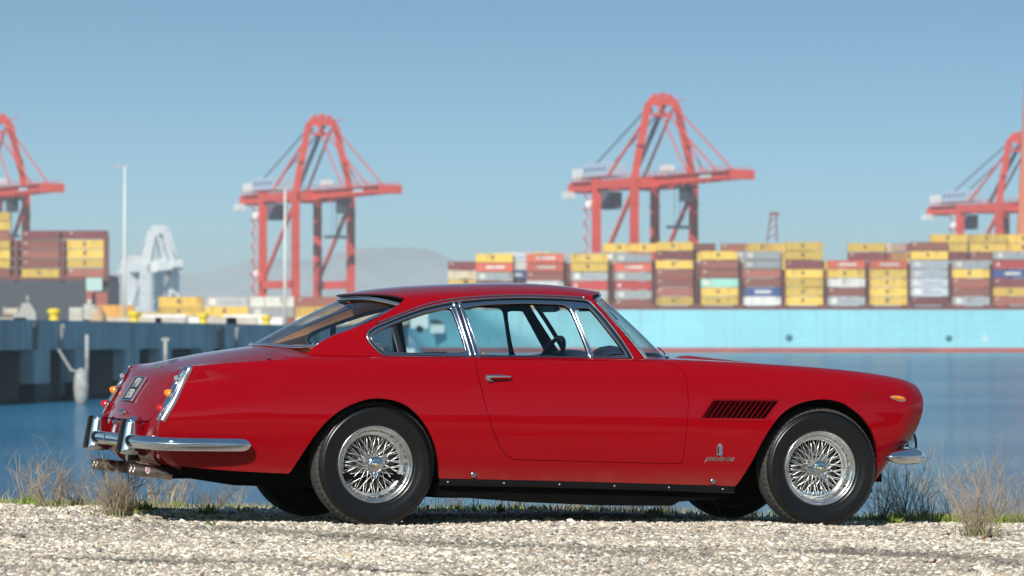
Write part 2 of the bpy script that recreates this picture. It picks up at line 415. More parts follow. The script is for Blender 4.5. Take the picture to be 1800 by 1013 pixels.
def panel(mb,S,outer,holes=(),h=.03,sides=(1,-1),flip=1,off=0,flange=.012,ss=1.0,mi=0,fmi=None,back=None,keep=None,fkeep=None):
    """sheet of a surface cut to an outline, with turned-in edges; outline in (s,t), s scaled by ss to be about metric"""
    sc=np.array([ss,1.0])
    loops=[densify(np.asarray(l,float)*sc,h*.6) for l in [outer,*holes]]
    lo=loops[0].min(0);hi=loops[0].max(0)
    gx=np.arange(lo[0]+h*.5,hi[0],h);gy=np.arange(lo[1]+h*.5,hi[1],h)
    G=np.stack(np.meshgrid(gx,gy),-1).reshape(-1,2)
    G[:,0]+=(np.round((G[:,1]-lo[1])/h).astype(int)%2)*h*.5
    ok=inside(G,loops[0])
    for l in loops[1:]: ok&=~inside(G,l)
    G=G[ok];ok=np.ones(len(G),bool)
    for l in loops: ok&=edge_dist(G,l)>h*.45
    G=G[ok]
    V=np.concatenate(loops+[G]);E=[];b=0
    for l in loops: E+=[(b+i,b+(i+1)%len(l)) for i in range(len(l))];b+=len(l)
    ov,oe,of,_,_,_=geometry.delaunay_2d_cdt([Vector(v) for v in V],E,[],0,1e-7)
    ov=np.array([tuple(v) for v in ov]);of=np.array([f for f in of])
    cen=ov[of].mean(1);ok=inside(cen,loops[0])
    for l in loops[1:]: ok&=~inside(cen,l)
    of=of[ok]
    P0=S(ov[:,0]/ss,ov[:,1]);N0=S.nrm(ov[:,0]/ss,ov[:,1],flip);P0=P0+N0*off
    for sg in sides:
        m=np.array([1,sg,1.0]);P=P0*m;N=N0*m
        tri=P[of];gn=np.cross(tri[:,1]-tri[:,0],tri[:,2]-tri[:,0]);w=np.einsum('ij,ij->i',gn,N[of].mean(1))<0
        f=of.copy();f[w]=f[w][:,::-1]
        mb.add(P,f.tolist(),mi,True,N)
        if back:
            Pb=P-N*back[0];mb.add(Pb,f[:,::-1].tolist(),back[1],True,-N)
        if flange:
            for li,l in enumerate(loops):
                st=l/sc;a=S(st[:,0],st[:,1]);n=S.nrm(st[:,0],st[:,1],flip);a=(a+n*off)*m;n=n*m
                T=np.roll(a,-1,0)-np.roll(a,1,0);T/=np.maximum(np.linalg.norm(T,axis=1,keepdims=True),1e-9)
                O=np.cross(T,n)
                # outward in the sheet's own plane
                e2=l+np.roll(np.stack([np.roll(l,-1,0)[:,1]-np.roll(l,1,0)[:,1],-(np.roll(l,-1,0)[:,0]-np.roll(l,1,0)[:,0])],1),0,0)*1e-3
                pe=S(e2[:,0]/ss,e2[:,1])*m
                sgn=np.where(np.einsum('ij,ij->i',O,pe-a)>0,1,-1)[:,None]
                ins=inside(e2,l); inn=np.where(ins,-1,1)[:,None]*(1 if li==0 else -1)
                O=O*sgn*inn
                K=len(l);vv=np.vstack([a,a-n*flange]);ff=[]
                for i in range(K):
                    j=(i+1)%K
                    if fkeep is not None and not fkeep((l[i]+l[j])/2/sc): continue
                    q=(i,j,K+j,K+i);g=np.cross(vv[j]-vv[i],vv[K+i]-vv[i])
                    ff.append(q if g@O[i]>0 else q[::-1])
                if ff: mb.add(vv,ff,mi if fmi is None else fmi,True,np.vstack([O,O]))
    return ov/sc,of
def band(mb,P,N,w,h,mi=0,closed=True,round_=True,sink=.002):
    """moulding of width w standing h proud along a line lying on a surface"""
    P=np.asarray(P,float);N=np.asarray(N,float);k=len(P)
    T=(np.roll(P,-1,0)-np.roll(P,1,0)) if closed else np.gradient(P,axis=0)
    T/=np.maximum(np.linalg.norm(T,axis=1,keepdims=True),1e-9);B=np.cross(T,N);B/=np.maximum(np.linalg.norm(B,axis=1,keepdims=True),1e-9)
    pr=[(-.5,-sink/h if h else 0),(-.46,.35),(-.28,.85),(0,1),(.28,.85),(.46,.35),(.5,-sink/h)] if round_ else [(-.5,-sink/h),(-.5,.8),(-.42,1),(.42,1),(.5,.8),(.5,-sink/h)]
    n=len(pr);V=np.concatenate([P[i]+np.outer([a*w for a,_ in pr],B[i])+np.outer([b*h for _,b in pr],N[i]) for i in range(k)])
    F=[]
    for i in range(k if closed else k-1):
        i2=(i+1)%k
        for j in range(n): F.append((i*n+j,i*n+(j+1)%n,i2*n+(j+1)%n,i2*n+j))
    mb.add(V,F,mi,True)
    if not closed:
        b=mb.n-len(V);mb.f+= [tuple(b+j for j in range(n)),tuple(b+(k-1)*n+j for j in range(n))[::-1]];mb.m+=[mi]*2;mb.sm+=[False]*2
def on(S,st,flip,sg=1,off=0):
    st=np.asarray(st,float);P=S(st[:,0],st[:,1]);N=S.nrm(st[:,0],st[:,1],flip);m=np.array([1,sg,1.0])
    return (P+N*off)*m,N*m
# ================= the car =================
CAR=empty('red_coupe',(-.9768,21.5577,0),0,'glossy dark red vintage coupe with chrome trim and wire wheels parked side-on on gravel','car')
CAR.rotation_euler=(Matrix.Rotation(math.radians(17.61),3,'Z')@Matrix.Rotation(SLOPE,3,'Y')).to_euler()
def car(name,mb,mats,label=None,parent=None,recalc=False): return obj(name,mb,mats,parent or CAR,label=label,recalc=recalc)
def bst(pts):
    p=np.array(pts,float);t0=np.interp(p[:,1],[.25,.45,.6,.72,.84,.915],[0,.22,.35,.46,.6,.67])
    s,t=BODY.solve(xz,p,p[:,0],t0);return np.stack([s,t],1)
REAR_ARCH=[(-.489,.262),(-.422,.387),(-.353,.496),(-.281,.577),(-.204,.632),(-.128,.666),(-.054,.686),(.022,.687),(.098,.672),(.172,.633),(.246,.554),(.294,.474),(.329,.378),(.352,.248)]
FRONT_ARCH=[(2.078,.218),(2.13,.312),(2.165,.38),(2.202,.456),(2.241,.524),(2.281,.58),(2.333,.635),(2.399,.677),(2.475,.703),(2.558,.717),(2.633,.715),(2.699,.7),(2.766,.665),(2.834,.613),(2.884,.553),(2.923,.477),(2.951,.383),(2.972,.262)]
DOOR=[(.547,.905),(.548,.883),(.555,.825),(.571,.748),(.601,.633),(.636,.528),(.675,.441),(.708,.398),(.75,.370),(.79,.364),(1.27,.357),(1.72,.351),(1.741,.353),(1.744,.37),(1.749,.432),(1.763,.579),(1.769,.707),(1.763,.814),(1.748,.863),(1.713,.893),(1.66,.905)]
VENT=[(1.919,.712),(2.333,.714),(2.233,.593),(1.831,.594)]
ra=bst(smooth_curve(REAR_ARCH,44));fa=bst(smooth_curve(FRONT_ARCH,56));dr=bst(DOOR)
ra[0,1]=ra[-1,1]=fa[0,1]=fa[-1,1]=0
s_t=BODY.solve(xz,np.array([[.547,.91]]),.547,.66)[0][0]
dpoly=np.vstack([dr,[(1.63,.690),(.547,.690)]])
dpoly=densify(dpoly,.03)
ven=bst(densify(VENT,.04))
nose_s=3.27
outer=np.vstack([[(-1.2,0),(-1.0,0),(-.7,0)],ra,fa,[(nose_s,0),(nose_s,.67),(-1.2,.67)]])
shell=MB()
panel(shell,BODY,outer,[shift(dpoly,.0036),ven],h=.045,flip=-1,flange=.016)
# top: cowl, shoulders and the bonnet surround, with the opening for the cabin
cab=np.array([(x,y) for x,y in [(WS_BASE[i][0]-.02,WS_BASE[i][1]) for i in range(5)]]+[(1.45,.700),(1.1,.712),(.6,.712),(.2,.70),(0,.685),(-.2,.655)]+[(BL_BASE[i][0]+.02,BL_BASE[i][1]-.01) for i in (4,3,2,1,0)])
cab[:,1]=np.maximum(cab[:,1],0)
s0,t0=BODY.solve(xy,cab,cab[:,0],np.interp(cab[:,1],[0,.24,.47,.66,.77],[1.38,1.14,.94,.78,.67]))
t0=np.minimum(t0,1.38);t0[0]=t0[-1]=1.38;cabst=np.stack([s0,t0],1)
HT=.865                                          # side of the bonnet opening
hood=np.array([(1.93,1.38),(1.915,1.2),(1.88,1.0),(1.86,.90),(1.875,.872),(1.95,HT),(2.6,HT),(3.0,.885),(3.13,.94),(3.18,1.1),(3.19,1.38)])
top=np.vstack([[(-.5,.67),(nose_s,.67),(nose_s,1.38)],[(3.194,1.38),(3.184,1.1),(3.134,.935),(3.0,.881),(2.6,HT-.004),(1.95,HT-.004),(1.872,.867),(1.855,.90),(1.875,1.0),(1.91,1.2),(1.926,1.38)],cabst,[(-.5,1.38)]])
panel(shell,BODY,top,[],h=.05,flip=-1,flange=.010)
# rear deck surround and tail panel
SL0,SL1=.035,None
zt=TAIL(np.linspace(0,TAIL_S1,400),np.full(400,1.38))
SL1=float(np.linspace(0,TAIL_S1,400)[np.argmin(abs(zt[:,2]-.548))])
lid=np.array([(SL0+.002,1.38),(SL0,1.2),(SL0-.01,1.0),(SL0-.02,.86),(SL0+.02,.815),(.10,.80),(.4,.79),(SL1-.12,.785),(SL1-.03,.79),(SL1,.83),(SL1,1.38)])
rear=np.vstack([[(0,.67),(TAIL_S1,.67),(TAIL_S1,1.38)],[(SL1+.008,1.38),(SL1+.008,.825),(SL1-.025,.783),(SL1-.12,.780),(.4,.785),(.10,.795),(SL0+.017,.81),(SL0-.025,.858),(SL0-.014,1.0),(SL0-.004,1.2),(SL0-.003,1.38)],[(0,1.38)]])
panel(shell,TAIL,rear,[],h=.05,flip=1,flange=.014)
# front panel round the grille
K=26
nt_=np.concatenate([np.linspace(0,.67,K//2,endpoint=False),np.linspace(.67,1.38,K//2+1)])
ed=BODY(np.full(len(nt_),nose_s),nt_)
gr=np.array([(3.19,.0,0)]*len(nt_),float)
for i,t in enumerate(nt_):
    a=math.pi*(-.5+1.0*i/(len(nt_)-1)); gr[i]=(3.235+.045*math.sin(a),.47*math.cos(a)**.6 if math.cos(a)>0 else 0,.49+.125*math.sin(a))
mid=ed*.45+gr*.55+np.array([.022,0,0]);mid1=ed*.85+gr*.15+np.array([.014,0,0])
V=np.stack([ed,mid1,mid,gr],1)
for sg in (1,-1):
    F=[(i*4+j,i*4+j+1,(i+1)*4+j+1,(i+1)*4+j)[::sg] for i in range(len(nt_)-1) for j in range(3)]
    shell.add((V*np.array([1,sg,1])).reshape(-1,3),F,0,True)
tt=np.linspace(0,.67,40);eb=BODY(np.full(40,-1.2),tt);sq=np.linspace(TAIL_S0,TAIL_S1,400);et_=TAIL(sq,np.full(400,.67))
low=et_[int(np.argmax(sq>TAIL_S0+.32)):];mt_=np.stack([np.interp(eb[:,2],low[::-1,2],low[::-1,k]) for k in range(3)],1);mt_[:,2]=np.where(eb[:,2]<low[:,2].min(),low[:,2].min(),eb[:,2])
for sg in (1,-1):
    V=np.stack([eb,(eb*.72+mt_*.28)+np.array([-.004,0,0]),(eb*.35+mt_*.65)+np.array([-.005,0,0]),mt_+np.array([.001,-.004,0])],1)*np.array([1,sg,1])
    shell.add(V.reshape(-1,3),[(i*4+j,i*4+j+1,(i+1)*4+j+1,(i+1)*4+j)[::sg] for i in range(39) for j in range(3)],0,True)
SHELL=car('body_shell',shell,[M['paint']])
# grille, lamps at the front
g=MB();pl=[(gr[i][1],gr[i][2]) for i in range(len(gr))]+[(-gr[i][1],gr[i][2]) for i in range(len(gr)-2,0,-1)]
g.prism(pl,3.13,3.15,'x')
GR=car('grille',g,M['black'])
g=MB()
for k in range(-5,6): 
    hh=.118*math.sqrt(max(0,1-(k*.075/.48)**2)); g.box((3.185,k*.075,.49),(.012,.006,2*hh))
for k in range(-2,3): 
    ww=.46*math.sqrt(max(0,1-(k*.042/.125)**2)); g.box((3.19,0,.49+k*.042),(.012,2*ww,.005))
car('grille_bars',g,M['chrome'],parent=GR)
for sg in (1,-1):
    l=MB();l.lathe([(0,.03),(.04,.026),(.07,.012),(.08,0)],32,'x',(3.212,sg*.575,.66));h_=car('headlight',l,M['clear'])
    l=MB();l.lathe([(.078,.004),(.082,.012),(.09,.010),(.094,-.01),(.09,-.05)],32,'x',(3.212,sg*.575,.66));car('lamp_ring',l,M['chrome'],parent=h_)

# doors
for sg in (-1,1):
    d=MB();panel(d,BODY,dpoly,[],h=.045,sides=(sg,),flip=-1,flange=.02,back=(.05,1))
    D=car('door',d,[M['paint'],M['tan']])
    h_=MB();a=BODY.solve(xz,np.array([[.585,.809],[.745,.811]]),.6,.55);pa,na=on(BODY,np.stack(a,1),-1,sg)
    p=np.array([pa[0]+(pa[1]-pa[0])*q+na[0]*e for q,e in ((.02,.004),(.06,.018),(.2,.03),(.5,.034),(.8,.028),(.95,.016),(1,.006))])
    h_.tube(smooth_curve(p,18),np.interp(np.linspace(0,1,18),[0,.1,.5,.9,1],[.004,.009,.0085,.006,.0025]),10)
    h_.lathe([(0,.020),(.010,.019),(.0135,.014),(.0175,.004),(.02,0)],20,'y',(0,0,0))
    v=h_.v[-1];v[:,1]*=-1 if sg<0 else 1;v+=pa[0]+np.array([.022,0,-.003])
    h_.box(pa[0]+np.array([.035,sg*.012,-.016]),(.022,.014,.012))
    car('door_handle',h_,M['chrome'],parent=D)
# bonnet, boot lid, scoop
b=MB();panel(b,BODY,hood,[],h=.05,flip=-1,flange=.012);HD=car('bonnet',b,M['paint'])
b=MB()
xs=np.linspace(1.99,2.86,24);ys=np.linspace(-1,1,15);V=[]
for x in xs:
    u=(x-1.99)/.87;w=.155*(math.sin(math.pi*min(1,u*1.0+.12)))**.55 if u<.98 else .02;hh=.030*(1-u)**.9*min(1,u*14+.15)
    base=BODY([x],[1.30])[0][2]
    for y in ys: V.append((x,y*w,base-.004+hh*(1-y*y)**.8*1.0))
b.add(V,[(i*15+j,(i+1)*15+j,(i+1)*15+j+1,i*15+j+1) for i in range(23) for j in range(14)],0,True)
car('bonnet_scoop',b,M['paint'],parent=HD)
b=MB();panel(b,TAIL,lid,[],h=.05,flip=1,flange=.012);LID=car('boot_lid',b,M['paint'])

# side vents: recess plus slanted slats
for sg in (-1,1):
    vb=MB();vv=densify(VENT,.03);sv=bst(vv);P,N=on(BODY,sv,-1,sg)
    band(vb,P,N,.012,.004)
    # recessed backing
    Pi=P-N*.035;n=len(P);vb.add(np.vstack([P,Pi]),[(i,(i+1)%n,n+(i+1)%n,n+i) for i in range(n)],0)
    vb.add(Pi,[tuple(range(n))],1)
    VP=car('side_vent',vb,[M['paint'],M['black']])
    a,b_,c_,d_=[np.array(q) for q in VENT];inset=.028
    L=[];slat=None
    for k in range(12):
        f=(k+.5)/12*.90+.05
        tp=a+(b_-a)*f;bt=d_+(c_-d_)*f;up=tp-bt;lo_=bt+up*.13;hi_=tp-up*.11
        mm=MB();st=bst([lo_,hi_]);pp,nn=on(BODY,st,-1,sg)
        A,B_=pp;n_=nn.mean(0);wx=np.array([.0155,0,0])
        q=[A-wx*.5-n_*.004,A+wx*.62-n_*.026,B_+wx*.62-n_*.026,B_-wx*.5-n_*.004]
        q2=[x-n_*.003-np.array([.002,0,0]) for x in q]
        mm.add(q+q2,[(0,1,2,3),(7,6,5,4),(0,4,5,1),(1,5,6,2),(2,6,7,3),(3,7,4,0)],0)
        car('vent_slat',mm,M['paint'],parent=VP,recalc=True)
    mm=MB();o_=bst(densify([a+(-.0,0),b_,c_,d_],.03));
    i1=[d_+(a-d_)*.10+(b_-a)*.035,c_+(b_-c_)*.10-(b_-a)*.035,b_+(c_-b_)*.09-(b_-a)*.03,a+(d_-a)*.09+(b_-a)*.03]
    ii=bst(densify(np.array(i1),.03))
    panel(mm,BODY,o_,[ii],h=.02,sides=(sg,),flip=-1,off=-.004,flange=.008)
    car('vent_frame',mm,M['paint'],parent=VP)

# ---------- cabin: roof, pillars ----------
def cst(p):
    p=densify(np.array(p,float),.03);x=p[:,0];z=p[:,1]
    t0=np.interp(z,[.9,1.24],[.02,.4]);xa=np.interp(t0,[0,.14,.28,.4],[-.40,-.25,-.03,.155]);xb=np.interp(t0,[0,.14,.28,.4],[1.58,1.487,1.392,1.3])
    s,t=CABIN.solve(xz,p,(x-xa)/(xb-xa),t0);return np.stack([s,t],1)
SO=[(.217,.025),(.127,.134),(.08,.207),(.067,.262),(.1,.321),(.164,.363),(.281,.392),(.447,.406),(.65,.415),(.829,.420),(.968,.411),(.979,.329),(.966,.025)]
QG=[(.055,.935),(-.017,1.006),(-.008,1.031),(.046,1.066),(.167,1.115),(.302,1.161),(.457,1.199),(.520,.939)]
DG=[(.518,1.192),(.663,1.214),(.894,1.225),(1.111,1.223),(1.150,1.191),(1.228,.931),(.592,.931)]
VG=[(1.162,1.205),(1.264,1.208),(1.437,.966),(1.446,.943),(1.250,.931)]
def rc(p,k=2,e=.012):
    """round the corners of an outline a little, keep the long runs"""
    p=np.array(p,float);out=[];n=len(p);sc=np.array([1.7,1])
    for i in range(n):
        a,b,c=p[i-1],p[i],p[(i+1)%n]
        for o_ in (a,c):
            d=(o_-b)*sc;L=np.linalg.norm(d);out.append(b+(o_-b)*min(.3,e/L))
    return np.array(out)
so_=chaikin(rc(SO,e=.02),2);rx=lambda p,e:chaikin(rc(np.array(p)/[1.7,1],e=e),2)*[1.7,1]
qg=cst(rx(QG,.02));dg=cst(rx(DG,.012));vg=cst(rx(VG,.014))
roof=MB()
cout=np.array([(0,0),(1,0),(1,1),(0,1)],float)
ov,of=panel(roof,CABIN,cout,[so_],h=.04,flip=-1,flange=.012,ss=1.7,back=(.022,1))
cs=ov[of].mean(1);lin=[2 if (a<.30 and b<.60) else 1 for a,b in cs];nf=len(of);blk=[i for i in range(len(roof.m)) if roof.m[i]==1]
for q in range(2):
    for i,v_ in zip(blk[q*nf:(q+1)*nf],lin): roof.m[i]=v_
ROOF=car('roof',roof,[M['paint'],M['blackpaint'],M['tan']])
# chrome window frames
for sg in (-1,1):
    fr=MB();inn=shift(so_*[1.7,1],-.008)/[1.7,1]
    panel(fr,CABIN,inn,[qg,dg,vg],h=.03,sides=(sg,),flip=-1,off=-.006,flange=.014,ss=1.7,back=(.02,1))
    for poly,w,off in ((so_,.011,.001),(qg,.006,-.005),(dg,.006,-.005),(vg,.007,-.005)):
        P,N=on(CABIN,densify(poly*[1.7,1],.02)/[1.7,1],-1,sg,off);band(fr,P,N,w,.008 if w>.01 else .006)
    P,N=on(CABIN,densify(shift(so_*[1.7,1],-.0085),.02)/[1.7,1],-1,sg,-.001);band(fr,P,N,.006,.0015,mi=1,round_=False)
    # drip moulding above
    dp=smooth_curve([(.045,.27),(.09,.338),(.164,.385),(.281,.414),(.447,.428),(.65,.436),(.829,.440),(.955,.434)],50)
    P,N=on(CABIN,dp,-1,sg);band(fr,P,N,.008,.010,closed=False,mi=0)
    # door pillar, two upright mouldings
    for (a,b_,w) in (((.474,1.225),(.545,.915),.015),((.505,1.222),(.573,.915),.019),((1.143,1.216),(1.239,.918),.010)):
        l=cst([a,np.array(a)*.5+np.array(b_)*.5,b_])[:21] if False else cst(np.vstack([a,b_]))
        l=l[:len(l)//2+1];P,N=on(CABIN,l,-1,sg,-.004);band(fr,P,N,w,.006,closed=False,round_=False)
    l=cst([(.489,1.224),(.559,.915)]);l=l[:len(l)//2+1];P,N=on(CABIN,l,-1,sg,.001);band(fr,P,N,.004,.003,closed=False,mi=1)
    car('window_frame',fr,[M['trim'],M['blackpaint']])
    q=MB();panel(q,CABIN,qg,[],h=.05,sides=(sg,),flip=-1,off=-.012,flange=0,ss=1.7);Q=car('quarter_window',q,M['glass'])
    q=MB();P,N=on(CABIN,(lambda l:l[:len(l)//2+1])(cst([(.118,1.10),(.150,.925)])),-1,sg,-.02);band(q,P,N,.034,.006,closed=False,round_=False)
    car('glazing_bar',q,M['blackpaint'],parent=Q)
    q=MB();P,N=on(CABIN,[(.175,.105)],-1,sg,-.004);q.lathe([(0,.012),(.006,.011),(.009,.004),(.009,-.01)],14,'y',(0,0,0));v=q.v[-1];v[:,1]*=sg;v+=P[0];car('window_catch',q,M['chrome'],parent=Q)
    q=MB();panel(q,CABIN,dg,[],h=.05,sides=(sg,),flip=-1,off=-.014,flange=0,ss=1.7);car('door_window',q,M['glasst' if sg>0 else 'glass'])
    q=MB();panel(q,CABIN,vg,[],h=.05,sides=(sg,),flip=-1,off=-.012,flange=0,ss=1.7);car('vent_window',q,M['glass'])
    # waist moulding under the windows
    w=MB();l=np.linspace((.21,.006),(.975,.006),30);P,N=on(CABIN,l,-1,sg,.0);band(w,P,N,.014,.009,closed=False);car('waist_moulding',w,M['chrome'])
# screens
for S,fl,name,base,head in ((WSHIELD,1,'windscreen',WS_BASE,WS_HEAD),(BLIGHT,-1,'rear_window',BL_BASE,BL_HEAD)):
    q=MB();panel(q,S,[(0,0),(1,0),(1,1),(0,1)],[],h=.06,flip=fl,flange=0);Q=car(name,q,M['glass'])
    e=np.vstack([np.linspace((0,0),(1,0),24),np.linspace((1,0),(1,1),16)[1:],np.linspace((1,1),(0,1),20)[1:]])
    P=[];N=[]
    P1,N1=on(S,e,fl);P2,N2=on(S,e[::-1][1:-1],fl,-1)
    P=np.vstack([P1,P2]);N=np.vstack([N1,N2])
    # soften the corners
    q=MB();band(q,P,N,.024,.012);band(q,P+N*.009,N,.006,.006,mi=0)
    cen=P.mean(0);Pin=P+(cen-P)/np.linalg.norm(cen-P,axis=1,keepdims=True)*.018;band(q,Pin,N,.014,.006,mi=1,round_=False)
    car('screen_surround',q,[M['chrome'],M['blackpaint']],parent=Q)
# roof lip over the rear window, dark underneath
q=MB()
k=40;yy=np.linspace(-1,1,k);e=[]
st=np.stack([np.zeros(k),1-.50*abs(yy)],1)
P=CABIN(st[:,0],st[:,1]);P[:,1]*=np.sign(yy)+(yy==0);N=CABIN.nrm(st[:,0],st[:,1],-1);N[:,1]*=np.sign(yy)
B=np.array([-.016,0,-.006])[None]*(1-.5*abs(yy)**3)[:,None]
hd=np.vstack([np.array(BL_HEAD)[:0:-1]*np.array([1,-1,1]),np.array(BL_HEAD)]);hc=smooth_curve(hd,k)
V=np.stack([P-N*.001,P+B*.7,P+B+np.array([0,0,-.003]),P+B+np.array([0,0,-.007]),P+B*.2+np.array([.004,0,-.010]),hc+np.array([.03,0,.006])],1)
q.add(V.reshape(-1,3),[(i*6+j,i*6+j+1,(i+1)*6+j+1,(i+1)*6+j) for i in range(k-1) for j in range(5)],0,True)
q.m[-(k-1)*5:]=[0 if j<1 else 1 for i in range(k-1) for j in range(5)]
car('roof_lip',q,[M['paint'],M['blackpaint']],parent=ROOF)
# sticker inside the windscreen
st_=MB();P,N=on(WSHIELD,[(.86,.80),(.86,.66),(.97,.66),(.97,.80)],1,-1,-.004);st_.add(P,[(0,1,2,3)]);SK=car('windscreen_sticker',st_,M['plate'])
# wipers
for y in (-.38,.12):
    w=MB();P,N=on(WSHIELD,np.linspace((abs(y)+.25,.02),(abs(y)+.02,.10),6),1,-1 if y<0 else 1,.016)
    w.tube(P,.004,6);w.lathe([(0,.02),(.009,.018),(.011,0)],12,'z',tuple(P[0]-np.array([-.015,0,.03])));car('wiper',w,M['blackpaint'])

# ---------- wheel arches, floor, sills ----------
for arch,nm in ((ra,0),(fa,1)):
    P,N=on(BODY,arch,-1,1);P=P.copy();n=len(P)
    A=P.copy();A[:,1]-=.012;B=P.copy();B[:,1]=.40
    cx,cz=(0,.33) if nm==0 else (2.6,.33)
    for sg in (1,-1):
        m=np.array([1,sg,1]);w=MB()
        d=(A-np.array([cx,0,cz]));d[:,1]=0;d/=np.linalg.norm(d,axis=1,keepdims=True)
        AA=A+d*.015;BB=B+d*.015
        w.add(np.vstack([AA,BB])*m,[(i,i+1,n+i+1,n+i) for i in range(n-1)],0,True)
        w.add(BB*m,[tuple(range(n))],0)
        car('wheel_well',w,M['black'])
u=MB()
def slab(x0,x1,y,z0,z1): u.box(((x0+x1)/2,0,(z0+z1)/2),(x1-x0,2*y,z1-z0))
u.prism([(.36,.23),(.36,.160),(.85,.128),(1.30,.112),(1.72,.112),(1.76,.135),(2.06,.160),(2.06,.23)],-.745,.745,'y');u.prism([(-1.12,.30),(-1.10,.262),(-.75,.205),(.1,.185),(.36,.185),(.36,.3),(-.6,.34)],-.60,.60,'y');slab(-.5,.36,.40,.19,.40);slab(2.06,3.0,.38,.19,.42);slab(2.1,2.6,.3,.15,.2)
u.tube([(-.02,-.66,.32),(-.02,.66,.32)],.035,10);u.lathe([(0,-.12),(.1,-.1),(.13,0),(.1,.1),(0,.12)],16,'y',(-.02,0,.31));u.tube([(2.6,-.62,.26),(2.6,.62,.26)],.022,8)
for sg in (1,-1):
    u.tube([(-.45,sg*.36,.25),(-.2,sg*.36,.20),(.5,sg*.3,.16),(1.4,sg*.26,.155),(2.0,sg*.2,.2)],.027,8)
    
u.box((3.0,-.45,.215),(.05,.10,.06));u.box((3.0,.45,.215),(.05,.10,.06))
u.box((2.98,0,.30),(.10,1.25,.10))
car('underbody',u,M['black'])
for sg in (1,-1):
    w=MB();xs=np.linspace(.352,2.072,30);P,_=on(BODY,np.stack([xs,np.zeros(30)],1),-1,sg)
    prof=[(0,.001),(.008*sg,-.004),(.008*sg,-.030),(-.02*sg,-.040),(-.10*sg,-.040)]
    V=np.concatenate([[p+np.array((0,a,b)) for a,b in prof] for p in P])
    w.add(V,[(i*5+j,i*5+j+1,(i+1)*5+j+1,(i+1)*5+j)[::-sg] for i in range(29) for j in range(4)],0,True)
    SI=car('sill_strip',w,M['sill'])
    for k in range(6):
        x=.40+k*.32;p=BODY([x],[0])[0];w=MB();w.lathe([(0,.003),(.0025,.0025),(.004,0)],10,'y',(0,0,0));v=w.v[0];v[:,1]*=sg;v+=np.array([x,sg*(p[1]+.008),p[2]-.017]);car('rivet',w,M['white'],parent=SI)
    for (x,z) in ((.545,.279),(1.942,.253)):
        st=bst([(x,z)]);P,N=on(BODY,st,-1,sg);w=MB();w.lathe([(0,.006),(.012,.006),(.0165,.003),(.0175,-.001)],20,'y',(0,0,0));v=w.v[0];v[:,1]*=sg
        v+=P[0]+N[0]*.001;car('jacking_plug',w,M['grey'])
    # amber side repeater, badge, lettering
    st=bst([(3.016,.737),(3.125,.722)]);P,N=on(BODY,st,-1,sg);w=MB();c_=P.mean(0);T=(P[1]-P[0]);L=np.linalg.norm(T);T/=L;n_=N.mean(0);n_/=np.linalg.norm(n_);up=np.cross(T,n_)
    def blob(cx,rx,ry,rz,mi,mbb,front=.0):
        V=[];nu,nv=20,6
        for i in range(nv):
            a=math.pi/2*i/(nv-1)
            for j in range(nu):
                q=2*math.pi*j/nu;V.append(cx+T*rx*math.cos(q)*math.cos(a)+up*rz*math.sin(q)*math.cos(a)*(1+.25*math.cos(q))+n_*(ry*math.sin(a)))
        mbb.add(V,[(i*nu+j,i*nu+(j+1)%nu,(i+1)*nu+(j+1)%nu,(i+1)*nu+j) for i in range(nv-1) for j in range(nu)],mi,True)
    blob(c_,L/2,.008,.0175,0,w);RP=car('side_repeater',w,M['chrome'],recalc=True)
    w=MB();blob(c_+n_*.004,L/2*.86,.014,.0125,0,w);car('repeater_lens',w,M['amber'],parent=RP,recalc=True)
def place(me,surfpt,nrm,T,name,m,parent=None,off=.003):
    """lay a flat lettering mesh on a surface point, text running along T"""
    n=np.array(nrm)/np.linalg.norm(nrm);T=np.array(T,float);T-=n*(T@n);T/=np.linalg.norm(T);U=np.cross(n,T)
    mt=Matrix([[T[i],U[i],n[i],surfpt[i]+n[i]*off] for i in range(3)]+[[0,0,0,1]]);me.transform(mt)
    me.materials.clear();me.materials.append(m)
    return car(name,me,m,parent=parent)
for sg in (-1,1):
    st=bst([(1.960,.380)]);P,N=on(BODY,st,-1,sg)
    place(text_mesh('pininfarina',.043,.0012,.55,1.08,width=.86,bold=.0001),P[0],N[0],(1 if sg<0 else -1,0,0),'script_lettering',M['chrome'])
    st=bst([(1.960,.425)]);P,N=on(BODY,st,-1,sg);T_=np.array([1 if sg<0 else -1,0,0]);U_=np.array([0,0,1.])
    w=MB();n_=N[0]
    def plate_(cx,cz,wx,wz,d0,mi): 
        c_=P[0]+T_*cx+U_*cz;V=[c_+T_*a*wx/2+U_*b*wz/2+n_*e for e in (-.002,d0) for a,b in ((-1,-1),(1,-1),(1,1),(-1,1))]
        w.add(V,[(0,3,2,1),(4,5,6,7),(0,1,5,4),(1,2,6,5),(2,3,7,6),(3,0,4,7)],mi)
    plate_(0,0,.033,.052,.004,0);plate_(-.0085,0,.009,.042,.0055,1);plate_(.0085,0,.009,.042,.0055,2);plate_(0,.031,.020,.008,.004,0);plate_(0,.037,.010,.006,.004,0)
    plate_(.001,.004,.007,.034,.0065,0)
    BG=car('coachbuilder_badge',w,[M['chrome'],M['plate'],M['blueink']])

